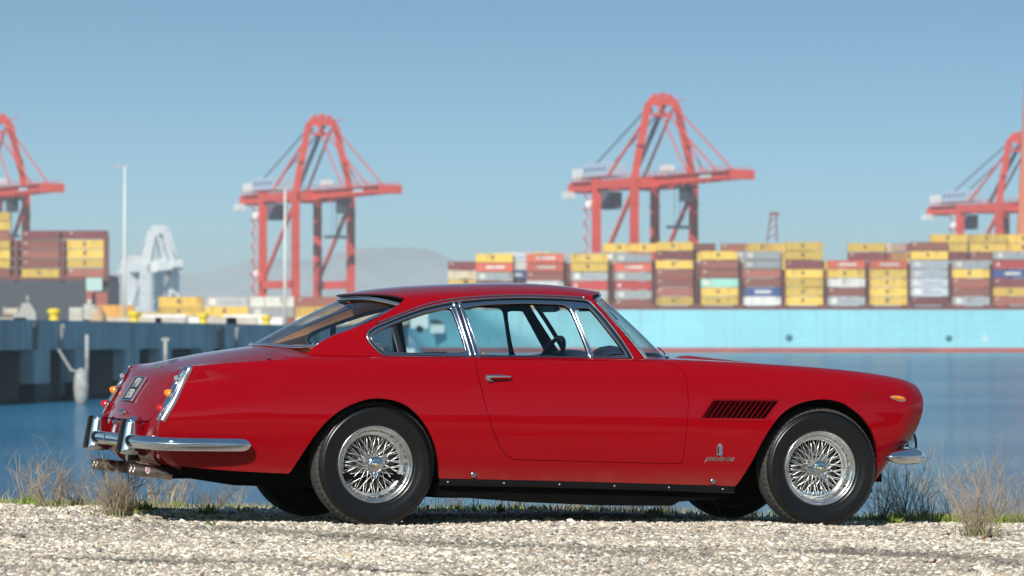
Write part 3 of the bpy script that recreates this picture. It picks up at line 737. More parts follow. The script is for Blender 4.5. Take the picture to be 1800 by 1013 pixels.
# ---------- bumpers ----------
def blade(path,hw,dp,name,zs=0,taper=(.25,1),tl=.05,ex=.75):
    """D section swept along a plan path of (x,y,z)"""
    p=smooth_curve(path,60);n=len(p);T=np.gradient(p,axis=0);T/=np.linalg.norm(T,axis=1,keepdims=True)
    O=np.stack([T[:,1],-T[:,0],0*T[:,0]],1);O/=np.linalg.norm(O,axis=1,keepdims=True)
    mb=MB();V=[]
    u=np.linspace(0,1,n)
    for i in range(n):
        k0=(1-(1-min(1,u[i]/tl))**2.2)**.5 if taper[0]<1 else 1;k1=(1-(1-min(1,(1-u[i])/.05))**2.2)**.5 if taper[1]<1 else 1;k=max(.05,k0*k1)
        for a in np.linspace(-math.pi*.5,math.pi*.5,13):
            zz=math.sin(a)*hw*k;oo=(max(0,math.cos(a))**ex)*dp*(.4+.6*k)
            V.append(p[i]+O[i]*oo*zs+np.array([0,0,zz*(1 if zz>0 else .92)]))
        V.append(p[i]-O[i]*.004*zs+np.array([0,0,-hw*.7*k]));V.append(p[i]-O[i]*.004*zs+np.array([0,0,hw*.7*k]))
    m=15;mb.add(V,[(i*m+j,i*m+(j+1)%m,(i+1)*m+(j+1)%m,(i+1)*m+j) for i in range(n-1) for j in range(m)],0,True)
    for b in (0,(n-1)*m): mb.f.append(tuple(b+j for j in range(m)));mb.m.append(0);mb.sm.append(True)
    return mb
half=[(-.712,.845,.428),(-.82,.856,.428),(-1.0,.848,.428),(-1.13,.825,.428),(-1.22,.765,.430),(-1.262,.67,.432),(-1.29,.50,.434),(-1.305,.25,.436),(-1.308,0,.437)]
for sg in (-1,1):
    mb=blade([(x,y*sg,z) for x,y,z in half],.0385,.032,'',zs=-sg*-1,taper=(.2,1))
    BP=car('rear_bumper',mb,M['chrome'],recalc=True)
    # fluted joint lines near the corner
    # overrider
    o=MB();y=.452*sg;V=[];nz=20
    def ovr(i):
        f=(1-math.cos(math.pi*i/(nz-1)))/2;z=.362+f*.205;cp=(1-max(0,(f-.90)/.10)**2)**.5;cb=(1-max(0,(.08-f)/.08)**2)**.5
        xf=-1.225-.012*f;xr=-1.352+.034*f+.012*math.cos(math.pi*f)*0;d=(xf-xr)*(.30+.70*cp)*(.55+.45*cb)
        return z,.043*(1-.16*f)*(.35+.65*cp)*(.6+.4*cb),xf,d
    for i in range(nz):
        z,w,xf,d=ovr(i)
        for a in np.linspace(0,math.pi,11): V.append((xf-d*math.sin(a)**.5,y+w*math.cos(a),z))
    m=11;o.add(V,[(i*m+j,i*m+j+1,(i+1)*m+j+1,(i+1)*m+j) for i in range(nz-1) for j in range(m-1)]+[(i*m+10,i*m,(i+1)*m,(i+1)*m+10) for i in range(nz-1)],0,True)
    o.f.append(tuple((nz-1)*m+j for j in range(m)));o.m.append(0);o.sm.append(True);o.f.append(tuple(j for j in range(m)));o.m.append(0);o.sm.append(True)
    OV=car('overrider',o,M['chrome'],parent=BP,recalc=True)
    r=MB();pth=[]
    for i in range(3,nz-3):
        z,w,xf,d=ovr(i);pth.append((xf-d-.006,y,z))
    pth=np.array(pth);nn=np.tile(np.array([-1.,0,0]),(len(pth),1));band(r,pth+np.array([.006,0,0]),nn,.030,.018,closed=False,round_=False)
    car('overrider_pad',r,M['rubber'],parent=OV)
    # front quarter bumper
    fh=[(2.975,.800,.398),(3.03,.806,.398),(3.10,.79,.398),(3.17,.745,.398),(3.225,.66,.398),(3.265,.52,.398),(3.28,.35,.398),(3.285,.18,.398)]
    mb=blade([(x,y_*sg,z) for x,y_,z in fh],.047,.050,'',zs=-sg,taper=(.2,.2),tl=.2,ex=1.25);FB=car('front_bumper',mb,M['chrome'],recalc=True)
    o=MB();V=[];y=.40*sg;nz=16
    for i in range(nz):
        f=i/(nz-1);z=.375+f*.165;w=.042*(1-.4*f**2.2);d=.050*math.sin(math.pi*(.12+.78*f))**.55
        for a in np.linspace(0,math.pi,11): V.append((3.278+d*math.sin(a)**.6,y+w*math.cos(a),z))
    o.add(V,[(i*m+j,i*m+j+1,(i+1)*m+j+1,(i+1)*m+j) for i in range(nz-1) for j in range(m-1)],0,True);o.f.append(tuple((nz-1)*m+j for j in range(m)));o.m.append(0);o.sm.append(True)
    OV=car('overrider',o,M['chrome'],parent=FB,recalc=True)
    r=MB();pth=np.array([(3.280+.050*math.sin(math.pi*(.12+.78*f))**.55,y,.375+f*.165) for f in np.linspace(.12,.9,12)]);band(r,pth,np.tile(np.array([1.,0,0]),(12,1)),.024,.012,closed=False,round_=False);car('overrider_pad',r,M['rubber'],parent=OV)

# ---------- tail lamps ----------
for sg in (-1,1):
    z=np.linspace(0,1,26);top_=np.array([-1.030,.733,.846]);bot=np.array([-1.193,.700,.540])
    T=bot-top_;L=np.linalg.norm(T);T/=L;R_=np.array([-T[2],0,T[0]]);R_=R_ if R_[0]<0 else -R_     # points backwards
    hb=MB();V=[]
    zz=BODY(np.full(90,-1.2),np.linspace(0,.67,90));kk=zz[:,2]>.545;sel=zz[kk][::-1];Ns=BODY.nrm(np.full(90,-1.2),np.linspace(0,.67,90),-1)[kk][::-1]
    cl_=smooth_curve(sel,26)+np.array([-.002,-.026,0]);cl_[:,0]-=.004
    for f,c_ in zip(z,cl_):
        wd=.022*(1-.5*abs(2*f-1)**3);dp=.012+.012*math.sin(math.pi*f)**.8
        for a,b in ((-1,-.012),(-1,dp*.75),(-.72,dp),(0,dp*.72),(.72,dp),(1,dp*.75),(1,-.012)): V.append(c_+np.array([0,a*wd+.0,0])+R_*b)
    m=7;hb.add(V,[(i*m+j,i*m+(j+1)%m,(i+1)*m+(j+1)%m,(i+1)*m+j) for i in range(25) for j in range(m)],0,True)
    hb.f+= [tuple(range(m)),tuple(25*m+j for j in range(m))];hb.m+=[0,0];hb.sm+=[True]*2
    # outer chrome edge strip down the fin
    band(hb,sel+np.array([.010,0,0]),Ns,.030,.009,closed=False,mi=1)
    for i in range(len(hb.v)): hb.v[i]=hb.v[i]*np.array([1,sg,1])
    TL=car('tail_lamp',hb,[M['chrome'],M['trimlight']],recalc=True)
    for f,r,ln,mt,nm in ((.24,.021,.024,'clear','clear_lens'),(.53,.0275,.040,'amber','amber_lens'),(.82,.0265,.040,'redlens','red_lens')):
        c_=cl_[int(round(f*25))]+R_*.012
        l=MB();pr=[(r,0),(r*.95,ln*.22),(r*.78,ln*.5),(r*.54,ln*.76),(r*.28,ln*.93),(0,ln)]
        D_=R_*.8+np.array([-.2,0,-.02]);D_/=np.linalg.norm(D_);A_=np.array([0,1,0.]);B_=np.cross(D_,A_);V=[];n=24
        for i in range(n):
            a=2*math.pi*i/n
            for rr,hh in pr: V.append(c_+A_*rr*math.cos(a)+B_*rr*math.sin(a)+D_*hh)
        k=len(pr);l.add(V,[(i*k+j,i*k+j+1,((i+1)%n)*k+j+1,((i+1)%n)*k+j) for i in range(n) for j in range(k-1)],0,True)
        for i in range(len(l.v)): l.v[i]=l.v[i]*np.array([1,sg,1])
        LL=car(nm,l,M[mt],parent=TL,recalc=True)
        b=MB();V=[];pr=[(r*1.02,-.008),(r*1.36,-.004),(r*1.30,.005),(r*1.02,.010)]
        for i in range(n):
            a=2*math.pi*i/n
            for rr,hh in pr: V.append(c_+A_*rr*math.cos(a)+B_*rr*math.sin(a)+D_*hh)
        b.add(V,[(i*4+j,i*4+j+1,((i+1)%n)*4+j+1,((i+1)%n)*4+j) for i in range(n) for j in range(3)],0,True)
        for i in range(len(b.v)): b.v[i]=b.v[i]*np.array([1,sg,1])
        car('lens_ring',b,M['chrome'],parent=TL,recalc=True)

# ---------- plate, letters, lock on the boot lid ----------
def tail_at(z,y=0):
    ss=np.linspace(.3,TAIL_S1,500);t=1.38-abs(y)/.735*.71;P=TAIL(ss,np.full(500,t));i=np.argmin(abs(P[:,2]-z));return P[i],TAIL.nrm([ss[i]],[t],1)[0]
pc,pn=tail_at(.707);p1,_=tail_at(.77);p0,_=tail_at(.645);n_=np.cross(np.array([0,1,0]),(p1-p0));n_=n_ if n_[0]<0 else -n_;n_/=np.linalg.norm(n_);U_=np.cross(n_,np.array([0,-1,0.]));U_=U_ if U_[2]>0 else -U_
def slab_on(mb,c_,hw,hh,d0,d1,mi): 
    V=[c_+np.array([0,a*hw,0])+U_*b*hh+n_*e for e in (d0,d1) for a,b in ((-1,-1),(1,-1),(1,1),(-1,1))]
    mb.add(V,[(0,3,2,1),(4,5,6,7),(0,1,5,4),(1,2,6,5),(2,3,7,6),(3,0,4,7)],mi)
PW,PH=.133,.075
w=MB();slab_on(w,pc,PW,PH,.004,.012,0)
for a in (1,-1):
    slab_on(w,pc+np.array([0,a*PW,0]),.003,PH+.003,.003,.016,1);slab_on(w,pc+U_*a*PH,PW-.003,.003,.003,.0155,1)
PL=car('number_plate',w,[M['plate'],M['chrome']],parent=LID,recalc=True)
for s_,dz in (('PTU',.036),('575B',-.036)):
    me=text_mesh(s_,.085,.0008,0,1.08,width=.78,bold=-.0008);place(me,pc+U_*dz,n_,(0,-1,0),'plate_lettering',M['white'],parent=PL,off=.0135) if False else None
    n=n_;T=np.array([0,-1.,0]);mt=Matrix([[T[i],U_[i],n[i],(pc+U_*dz+n*.0135)[i]] for i in range(3)]+[[0,0,0,1]]);me.transform(mt);me.materials.append(M['white'])
    LT=bpy.data.objects.new('plate_lettering',me);C.objects.link(LT);LT.parent=PL
def lay(me,zc,y,name,m,parent):
    P,n=tail_at(zc,y);T=np.array([0,-1.,0]);T-=n*(T@n);T/=np.linalg.norm(T);U=np.cross(n,T);me.transform(Matrix([[T[i],U[i],n[i],P[i]+n[i]*.004] for i in range(3)]+[[0,0,0,1]]));me.materials.clear();me.materials.append(m)
    o=bpy.data.objects.new(name,me);C.objects.link(o);o.parent=parent
lay(text_mesh('Ferrari',.058,.002,.35,1.0,width=1.0,bold=.001),.836,0,'script_lettering',M['trimlight'],LID)
# small rearing horse above the script, a silhouette
hp=[(-.5,-.5),(-.32,-.46),(-.2,-.2),(-.02,-.12),(.1,-.42),(.28,-.5),(.3,-.44),(.18,-.36),(.16,-.1),(.26,.08),(.52,.02),(.5,.1),(.3,.2),(.5,.36),(.46,.42),(.3,.34),(.34,.5),(.2,.42),(.1,.2),(-.12,.06),(-.28,.1),(-.45,.35),(-.42,.1),(-.34,-.02),(-.36,-.3)]
w=MB();w.prism([(a*.05,b*.05) for a,b in hp],0,.003,'z');me=w.mesh('prancing_horse_emblem',[M['plate']])
bm=bmesh.new();bm.from_mesh(me);bmesh.ops.triangulate(bm,faces=bm.faces);bm.to_mesh(me);bm.free()
lay(me,.868,0,'horse_emblem',M['plate'],LID)
lk=MB();P,n=tail_at(.585,0);lk.lathe([(0,.03),(.010,.03),(.016,.022),(.018,.0)],18,'x',(0,0,0));lk.v[-1][:,0]*=-1;lk.v[-1]+=P+np.array([.004,0,.0]);lk.tube([P+np.array([-.02,-.03,.004]),P+np.array([-.032,0,.010]),P+np.array([-.02,.03,.004])],.006,8);car('boot_lock',lk,M['chrome'],parent=LID,recalc=True)
for y in (-.13,.13):
    pl_=MB();P,n=tail_at(.528,y);pl_.lathe([(0,.028),(.010,.026),(.016,.016),(.017,0)],16,'x',(0,0,0));pl_.v[-1][:,0]*=-1;pl_.v[-1]+=P;car('plate_lamp',pl_,M['chrome'],recalc=True)
# round reversing lamp hung under the rear bumper
rl=MB();rl.lathe([(0,.0),(.030,.002),(.036,.010),(.034,.05),(.012,.065),(0,.066)],24,'x',(-1.295,.40*-1,.355));rl.box((-1.26,-.40,.385),(.02,.02,.05));rl.box((-1.235,-.36,.335),(.03,.07,.018));RL=car('reversing_lamp',rl,M['blackpaint'],recalc=True)
gl=MB();gl.lathe([(0,-.004),(.024,-.002),(.029,.003)],24,'x',(-1.297,-.40,.355));car('lamp_glass',gl,M['clear'],parent=RL)
# exhausts: two pairs of polished tail pipes
for sg in (-1,1):
    for dy in (.46,.545):
        e=MB();y=sg*dy;a=np.array([-.70,y*.92,.268]);b=np.array([-1.08,y,.262]);c_=np.array([-1.292,y,.283])
        e.tube([a,b],.026,12,mi=1)
        d=c_-b;L=np.linalg.norm(d);d/=L
        A_=np.array([0,1,0.]);B_=np.cross(d,A_);V=[];n=28;pr=[(.031,0),(.0325,.01),(.0325,.02),(.0325,L*.5),(.0325,L-.03),(.0325,L-.022),(.0325,L-.014),(.0325,L-.006),(.0325,L),(.029,L+.001),(.029,L-.02),(.028,L-.12)]
        for i in range(n):
            q=2*math.pi*i/n
            for rr,hh in pr: V.append(b+d*hh+A_*rr*math.cos(q)+B_*rr*math.sin(q))
        k=len(pr);e.add(V,[(i*k+j,i*k+j+1,((i+1)%n)*k+j+1,((i+1)%n)*k+j) for i in range(n) for j in range(k-1)],0,True);e.m[-n*(k-1):]=[1 if j>=10 else 0 for i in range(n) for j in range(k-1)]
        EX=car('exhaust_pipe',e,[M['exhaust'],M['black']],recalc=True)
        if dy==.545:
            nn=np.array([0,sg,0.]);cc=b+d*(L-.075)+nn*.0333+np.array([0,0,.004])
            def shield(sc,dep,mt,nm,par):
                w=MB();pl=[(-1,1),(1,1),(1,-.25),(.6,-.8),(0,-1.05),(-.6,-.8),(-1,-.25)]
                V=[cc+d*a*.012*sc+np.array([0,0,1.])*b_*.0165*sc+nn*(e_ -abs(b_)**2*.0035) for e_ in (0,dep) for a,b_ in pl]
                n=7;w.add(V,[tuple(range(n)),tuple(range(2*n-1,n-1,-1))]+[(i,n+i,n+(i+1)%n,(i+1)%n) for i in range(n)],0);return car(nm,w,mt,parent=par,recalc=True)
            SHD=shield(1,.002,M['white'],'exhaust_shield',EX)
            w=MB()
            for a in (-.55,0,.55): w.box(cc+d*a*.012+nn*.0026,(.0028,.001,.016))
            w.box(cc+np.array([0,0,.0125])+nn*.0026,(.020,.001,.003))
            # children of a sub-part would be a fourth level: keep the red bars as one part
            car('exhaust_shield_print',w,M['redink'],parent=EX)
    e=MB();e.tube([(-1.082,sg*.50,.262),(-1.072,sg*.50,.262)],.036,16);car('exhaust_collar',e,M['redink'])
# fuel flap button and lid hinge mark
P,N=on(BODY,bst([(-.63,.872)]),-1,-1)
w=MB();P_=BODY([-.60],[.72])[0]*np.array([1,-1,1]);w.lathe([(0,.008),(.010,.006),(.013,0)],16,'z',tuple(P_));car('lid_button',w,M['chrome'])
w=MB();w.tube([(-1.02+.05,.33,.86),(-.98,.33,.90),(-1.02,.33,.945)],[.0015,.001,.0006],5);

# ---------- cabin inside ----------
def cushion(name,c,d,R=None,m='tan',sub=3,parent=None):
    bm=bmesh.new();bmesh.ops.create_cube(bm,size=1);bmesh.ops.scale(bm,vec=d,verts=bm.verts)
    bmesh.ops.bevel(bm,geom=bm.edges[:],offset=min(d)*.42,segments=4,profile=.6,affect='EDGES')
    if R is not None: bmesh.ops.rotate(bm,cent=(0,0,0),matrix=R,verts=bm.verts)
    bmesh.ops.translate(bm,vec=c,verts=bm.verts);me=bpy.data.meshes.new(name);bm.to_mesh(me);bm.free();me.materials.append(M[m])
    me.polygons.foreach_set('use_smooth',[True]*len(me.polygons));o=bpy.data.objects.new(name,me);C.objects.link(o);o.parent=parent or CAR;return o
RY=lambda a:Matrix.Rotation(math.radians(a),3,'Y')
for y in (-.34,.34):
    s_=cushion('front_seat',(.90,y,.42),(.50,.48,.16),RY(-6));cushion('seat_backrest',(.69,y,.69),(.13,.46,.52),RY(-14),parent=s_)
s_=cushion('rear_seat',(.10,0,.44),(.46,1.15,.16),RY(-6));cushion('seat_backrest',(-.13,0,.68),(.14,1.15,.50),RY(-24),parent=s_)
w=MB();sh=[(-.20,-.56),(-.20,.56),(-.36,.50),(-.45,.25),(-.455,0),(-.45,-.25),(-.36,-.50)]
w.prism(sh,.925,.952,'z');car('parcel_shelf',w,M['tan'],recalc=True)
cushion('shelf_bolster',(-.10,0,.925),(.16,1.10,.10),None)
w=MB();ds=smooth_curve([(1.60,.69),(1.42,.70),(1.30,.80),(1.30,.90),(1.36,.945),(1.48,.962),(1.62,.945),(1.76,.925)],20);V=[]
for y in np.linspace(-.66,.66,16):
    for x,z in ds:
        hump=.030*math.exp(-((abs(y+.0)-.36)/.16)**2)*(z>.85) if y>0 else .055*math.exp(-((y+.36)/.17)**2)*(z>.85)
        V.append((x+.07-.10*(abs(y)/.66)**2,y,z-.012+hump*math.exp(-((x-1.40)/.16)**2)))
n=len(ds);w.add(V,[(i*n+j,i*n+j+1,(i+1)*n+j+1,(i+1)*n+j) for i in range(15) for j in range(n-1)],0,True);car('dashboard',w,M['blackpaint'],recalc=True)
# steering wheel (left-hand drive: far side), column
w=MB();cc=np.array([1.335,.36,.865]);ax=np.array([math.cos(math.radians(24)),0,-math.sin(math.radians(24))]);a1=np.array([0,1,0.]);a2=np.cross(ax,a1)
if a2[2]<0:a2=-a2
w.tube([cc+(a1*math.cos(q)+a2*math.sin(q))*.195 for q in np.linspace(0,2*math.pi,48,endpoint=False)],.0135,8,closed=True)
SW=car('steering_wheel',w,M['blackpaint'])
w=MB()
for q in (-.3,math.pi+.3,math.pi/2*3): w.beam(cc+ax*.03,cc+(a1*math.cos(q)+a2*math.sin(q))*.185,.022,.004)
w.tube([cc+ax*.02,cc+ax*.35],.02,8);car('steering_spokes',w,M['chrome'],parent=SW)
w=MB();w.box((1.33,0,1.235),(.02,.20,.045));w.tube([(1.33,0,1.24),(1.37,0,1.30)],.006,6);car('interior_mirror',w,M['blackpaint'])
for y in (-.36,.36):
    w=MB();w.box((1.33,y,1.236),(.03,.30,.09),R=[[.9,0,-.43],[0,1,0],[.43,0,.9]]);car('sun_visor',w,M['blackpaint'])
w=MB();w.box((.75,0,.26),(2.0,1.4,.03));w.box((1.66,0,.55),(.04,1.4,.60));w.box((-.28,0,.58),(.03,1.3,.62));car('cabin_floor',w,M['black'])

# ---------- wheels ----------
def make_wheel(side,near):
    root=empty('wheel',(0,0,0));root.parent=CAR
    t=MB();prof=[];mis=[]
    half_=[(.204,-.060),(.212,-.074),(.222,-.081),(.226,-.0835),(.229,-.083),(.250,-.0925),(.272,-.096),(.288,-.0945),(.291,-.0955),(.294,-.0935),(.304,-.089),(.3065,-.0895),(.309,-.086),(.319,-.080),(.326,-.073),(.3310,-.064),(.334,-.050),(.3350,-.046),(.3300,-.044),(.3300,-.040),(.3365,-.038),(.3378,-.018),(.3320,-.016),(.3320,-.012),(.3385,-.010),(.3385,0)]
    half_=[(r_ if r_<.25 else .25+(r_-.25)*1.05,y_) for r_,y_ in half_]
    full=half_+[(r,-y*(1.14 if abs(y)<.1 and r>.29 else 1)) for r,y in half_[-2::-1]]
    n=300;k=len(full);V=[]
    for i in range(n):
        a=2*math.pi*i/n;ph=i%5
        for j,(r,y) in enumerate(full):
            rr=r;jj=min(j,k-1-j)
            if 14<=jj<=16 and ph==0: rr-=.007
            if 20<=jj<=21 and i%3==0: rr-=.0025
            V.append((rr*math.cos(a),y,rr*math.sin(a)))
    F=[];mm=[]
    for i in range(n):
        i2=(i+1)%n
        for j in range(k-1): F.append((i*k+j,i*k+j+1,i2*k+j+1,i2*k+j));mm.append(1 if 13<=min(j,k-2-j) else 0)
    t.add(V,F,0,True);t.m=mm
    obj('tyre',t,[M['rubber'],M['tread']],root,recalc=True)
    r=MB();r.lathe([(.206,-.058),(.2095,-.066),(.2105,-.071),(.2085,-.0745),(.204,-.073),(.2015,-.068),(.199,-.062),(.1965,-.058),(.190,-.056),(.1855,-.050),(.183,-.030),(.181,-.012),(.172,-.004),(.162,.002),(.156,.008),(.155,.03),(.175,.04),(.19,.05),(.206,.06)],96,'y')
    obj('rim',r,M['wheelmetal'],root,recalc=True)
    h=MB();h.lathe([(.034,-.058),(.046,-.052),(.050,-.044),(.043,-.036),(.040,.0),(.045,.03),(.058,.045),(.06,.06)],40,'y');obj('hub',h,M['wheelmetal'],root,recalc=True)
    k_=MB();k_.lathe([(0,-.084),(.016,-.0835),(.019,-.080),(.023,-.080),(.033,-.079),(.040,-.075),(.044,-.068),(.045,-.055)],40,'y')
    for q in range(3):
        a=math.radians(-90+120*q+ (35 if near==2 else 0))
        u_=np.array([math.cos(a),0,math.sin(a)]);v_=np.array([-math.sin(a),0,math.cos(a)]);V=[]
        for f,wd,yy in ((.030,.024,-.062),(.045,.021,-.063),(.058,.017,-.066),(.072,.011,-.071),(.078,.003,-.073)):
            for s2,dy in ((-1,0),(-.4,-.007),(.4,-.007),(1,0),(.4,.008),(-.4,.008)): V.append(u_*f+v_*wd*s2+np.array([0,yy+dy,0]))
        k_.add(V,[(i*6+j,i*6+(j+1)%6,(i+1)*6+(j+1)%6,(i+1)*6+j) for i in range(4) for j in range(6)]+[tuple(24+j for j in range(6))],0,True)
    KO=obj('knock_off_spinner',k_,M['chrome'],root,recalc=True)
    e=MB();e.lathe([(0,-.0852),(.005,-.085),(.0065,-.0836)],16,'y');obj('centre_emblem',e,M['yellowink'],KO)
    b=MB();b.lathe([(0,.036),(.06,.034),(.065,.028),(.135,.026),(.138,.034),(.138,.05),(0,.05)],40,'y');obj('brake_disc',b,M['iron'],root,recalc=True)
    vs=MB();vs.tube([(.150,-.05,-.105),(.158,-.062,-.098)],.0035,8);obj('tyre_valve',vs,M['blackpaint'],root)
    sp=[]
    def spoke(a0,a1,r0,y0,r1,y1):
        return np.array([(r0*math.cos(a0),y0,r0*math.sin(a0)),(r1*math.cos(a1),y1,r1*math.sin(a1))])
    for i in range(18):
        a=2*math.pi*i/18
        for d in (1,-1): sp.append(spoke(a,a+d*.66,.043,-.044,.156,.004))            # long outer lacing
        b_=a+math.pi/18
        for d in (1,-1): sp.append(spoke(b_,b_+d*.42,.046,.030,.156,.010))
    if near:
        base=None
        for s_ in sp:
            v=Vector(s_[1]-s_[0]);L=v.length
            if base is None or abs(base[1]-L)>.0005:
                m_=MB();m_.tube([(0,0,0),(0,0,L*.9),(0,0,L)],[.0019,.0019,.0024],5);base=(m_.mesh('spoke',[M['spoke']]),L) if base is None or True else base
            o=bpy.data.objects.new('spoke',base[0]);C.objects.link(o);o.parent=root;o.location=s_[0];o.rotation_euler=v.to_track_quat('Z','Y').to_euler()
    else:
        m_=MB()
        for s_ in sp: m_.tube(s_,.002,4)
        obj('spokes',m_,M['spoke'],root)
    return root
for (x,near,sg) in ((0,1,-1),(2.6,2,-1),(0,0,1),(2.6,0,1)):
    w_=make_wheel(sg,near);w_.location=(x,sg*.690,.329)
    w_.rotation_euler=(0,0,(math.pi if sg>0 else 0)+(math.radians(-2.5) if x>1 else 0))
# ================= the ground =================
def pos_group_noise(m): pass
def ground_mat():
    m=bpy.data.materials.new('gravelly_soil');m.use_nodes=True;t=m.node_tree;b=t.nodes['Principled BSDF'];b.inputs['Roughness'].default_value=.95;b.inputs['Specular IOR Level'].default_value=.15
    tc=nd(t,'ShaderNodeTexCoord');n1=nd(t,'ShaderNodeTexNoise');n1.inputs['Scale'].default_value=1.3;n1.inputs['Detail'].default_value=8;t.links.new(tc.outputs['Object'],n1.inputs['Vector'])
    v=nd(t,'ShaderNodeTexVoronoi');v.inputs['Scale'].default_value=38;t.links.new(tc.outputs['Object'],v.inputs['Vector'])
    cr=nd(t,'ShaderNodeValToRGB');cr.color_ramp.elements[0].position=.3;cr.color_ramp.elements[0].color=(.28,.25,.20,1);cr.color_ramp.elements[1].position=.7;cr.color_ramp.elements[1].color=(.50,.45,.37,1)
    mx=nd(t,'ShaderNodeMix',data_type='RGBA');mx.blend_type='MIX';mx.inputs['Factor'].default_value=.45
    sp=nd(t,'ShaderNodeValToRGB');sp.color_ramp.elements[0].color=(.20,.17,.14,1);sp.color_ramp.elements[1].color=(.60,.55,.47,1)
    sv=nd(t,'ShaderNodeSeparateColor');t.links.new(v.outputs['Color'],sv.inputs[0]);t.links.new(sv.outputs[0],sp.inputs[0])
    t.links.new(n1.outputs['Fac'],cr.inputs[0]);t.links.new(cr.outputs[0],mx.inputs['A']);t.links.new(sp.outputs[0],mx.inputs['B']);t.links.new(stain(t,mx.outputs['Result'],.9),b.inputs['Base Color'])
    bp=nd(t,'ShaderNodeBump');bp.inputs['Distance'].default_value=.012;bp.inputs['Strength'].default_value=.8;t.links.new(v.outputs['Distance'],bp.inputs['Height']);t.links.new(bp.outputs[0],b.inputs['Normal'])
    return m
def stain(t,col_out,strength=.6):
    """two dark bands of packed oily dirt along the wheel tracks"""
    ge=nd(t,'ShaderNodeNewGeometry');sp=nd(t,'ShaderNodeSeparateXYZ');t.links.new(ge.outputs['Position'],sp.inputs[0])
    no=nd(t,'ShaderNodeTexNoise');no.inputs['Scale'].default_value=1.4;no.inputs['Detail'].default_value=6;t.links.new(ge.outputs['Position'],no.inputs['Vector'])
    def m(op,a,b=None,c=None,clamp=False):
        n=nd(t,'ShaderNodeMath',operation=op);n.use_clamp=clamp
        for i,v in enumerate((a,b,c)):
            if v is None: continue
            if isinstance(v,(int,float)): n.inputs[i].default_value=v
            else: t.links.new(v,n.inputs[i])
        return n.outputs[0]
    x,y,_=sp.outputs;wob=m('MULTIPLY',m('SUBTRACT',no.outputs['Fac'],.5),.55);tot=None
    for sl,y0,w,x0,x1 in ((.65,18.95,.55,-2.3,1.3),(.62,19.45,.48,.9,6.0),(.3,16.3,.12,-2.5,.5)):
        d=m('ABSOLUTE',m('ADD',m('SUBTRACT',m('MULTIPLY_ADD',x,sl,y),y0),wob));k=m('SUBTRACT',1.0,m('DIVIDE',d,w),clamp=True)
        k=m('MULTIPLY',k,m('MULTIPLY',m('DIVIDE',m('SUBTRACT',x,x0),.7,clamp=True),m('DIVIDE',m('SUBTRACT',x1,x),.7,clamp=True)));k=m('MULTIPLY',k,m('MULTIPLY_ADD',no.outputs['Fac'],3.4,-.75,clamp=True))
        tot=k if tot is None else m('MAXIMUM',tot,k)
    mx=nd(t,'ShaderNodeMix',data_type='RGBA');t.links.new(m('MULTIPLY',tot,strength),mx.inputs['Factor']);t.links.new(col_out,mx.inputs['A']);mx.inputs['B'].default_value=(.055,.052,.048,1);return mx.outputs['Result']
def gh(x,y):
    """height of the ground: the lot falls gently to the right, with shallow tyre ruts, then the bank"""
    x=np.asarray(x,float);y=np.asarray(y,float)
    h=-SLOPE*.953*(x+.98)-SLOPE*.30*np.clip(y-21.56,-3,1.5)
    near=np.exp(-((x/9)**4))*np.exp(-(((y-18)/7)**4))
    h=h+near*(.010*np.sin(x*1.7+y*.6)+.008*np.sin(x*.9-y*2.1+1.3)+.005*np.sin(x*4.1+y*3.3))
    # ruts, run roughly across the view
    r1=18.95-.65*np.clip(x,-2.5,1.2);r2=19.45-.62*np.clip(x,1,5)
    h=h-near*.040*np.exp(-((y-r1)/.15)**2)*np.clip(.65+.5*np.sin(x*1.1),0,1)*np.clip((x+3)/2,0,1)+near*.014*np.exp(-((y-r1+.3)/.18)**2)
    h=h-near*.032*np.exp(-((y-r2)/.12)**2)*np.clip((x-0)/1.5,0,1)
    # flat where the tyres stand
    edge=22.6+.16*np.sin(x*1.1+.5)+.10*np.sin(x*2.7)+.30*(x>60)
    d=np.clip(y-edge,0,14)
    dr=.035*d+.45*np.clip(d-2.6,0,12)
    h=h-dr
    far=np.clip((np.abs(x+.98)-12)/40,0,1);flat=-SLOPE*.953*np.clip(x+.98,-12,12)-SLOPE*.30*np.clip(y-21.56,-3,1.5)
    h=h*(1-far)+(flat-dr)*far
    return h
xs=np.unique(np.concatenate([-np.geomspace(7,400,26),np.linspace(-6.6,6.6,260),np.geomspace(7,400,26)]))
ys=np.unique(np.concatenate([-np.geomspace(1,500,26),np.linspace(-.5,13,18),np.linspace(13.2,24,200),np.linspace(24.2,37,44)]))
X,Y=np.meshgrid(xs,ys);Z=gh(X,Y);g=MB()
nx,ny=len(xs),len(ys)
I=(np.arange(ny-1)[:,None]*nx+np.arange(nx-1)[None]).ravel()
g.add(np.stack([X.ravel(),Y.ravel(),Z.ravel()],1),np.stack([I,I+1,I+nx+1,I+nx],1).tolist(),0,True)
obj('ground',g,ground_mat(),kind='structure')
# unseen, behind the viewpoint: dark scrub and wooded rise added to darken paint reflections
sc_=MB();sx=np.linspace(-420,420,120);rows=[(-14,.02),(-40,.3),(-80,2),(-110,9),(-135,15),(-170,17),(-260,12)]
V=[(x,y+6*math.sin(x/31+y),float(gh(x,y))*0+(.04 -SLOPE*np.clip(x,-12,12)*(y>-20)) + h*(1+.22*math.sin(x/23.)+.13*math.sin(x/9.+1)+.1*math.sin(x/4.3))*(1 if h>1 else 0)+(.0 if h>1 else h)) for y,h in rows for x in sx]
n=len(sx);sc_.add(V,[(k*n+i,k*n+i+1,(k+1)*n+i+1,(k+1)*n+i) for k in range(6) for i in range(n-1)],0,True)
obj('unseen_scrub',sc_,mat('unseen_scrub',(.05,.055,.03),.95,vary=.5,scale=.15),kind='structure')
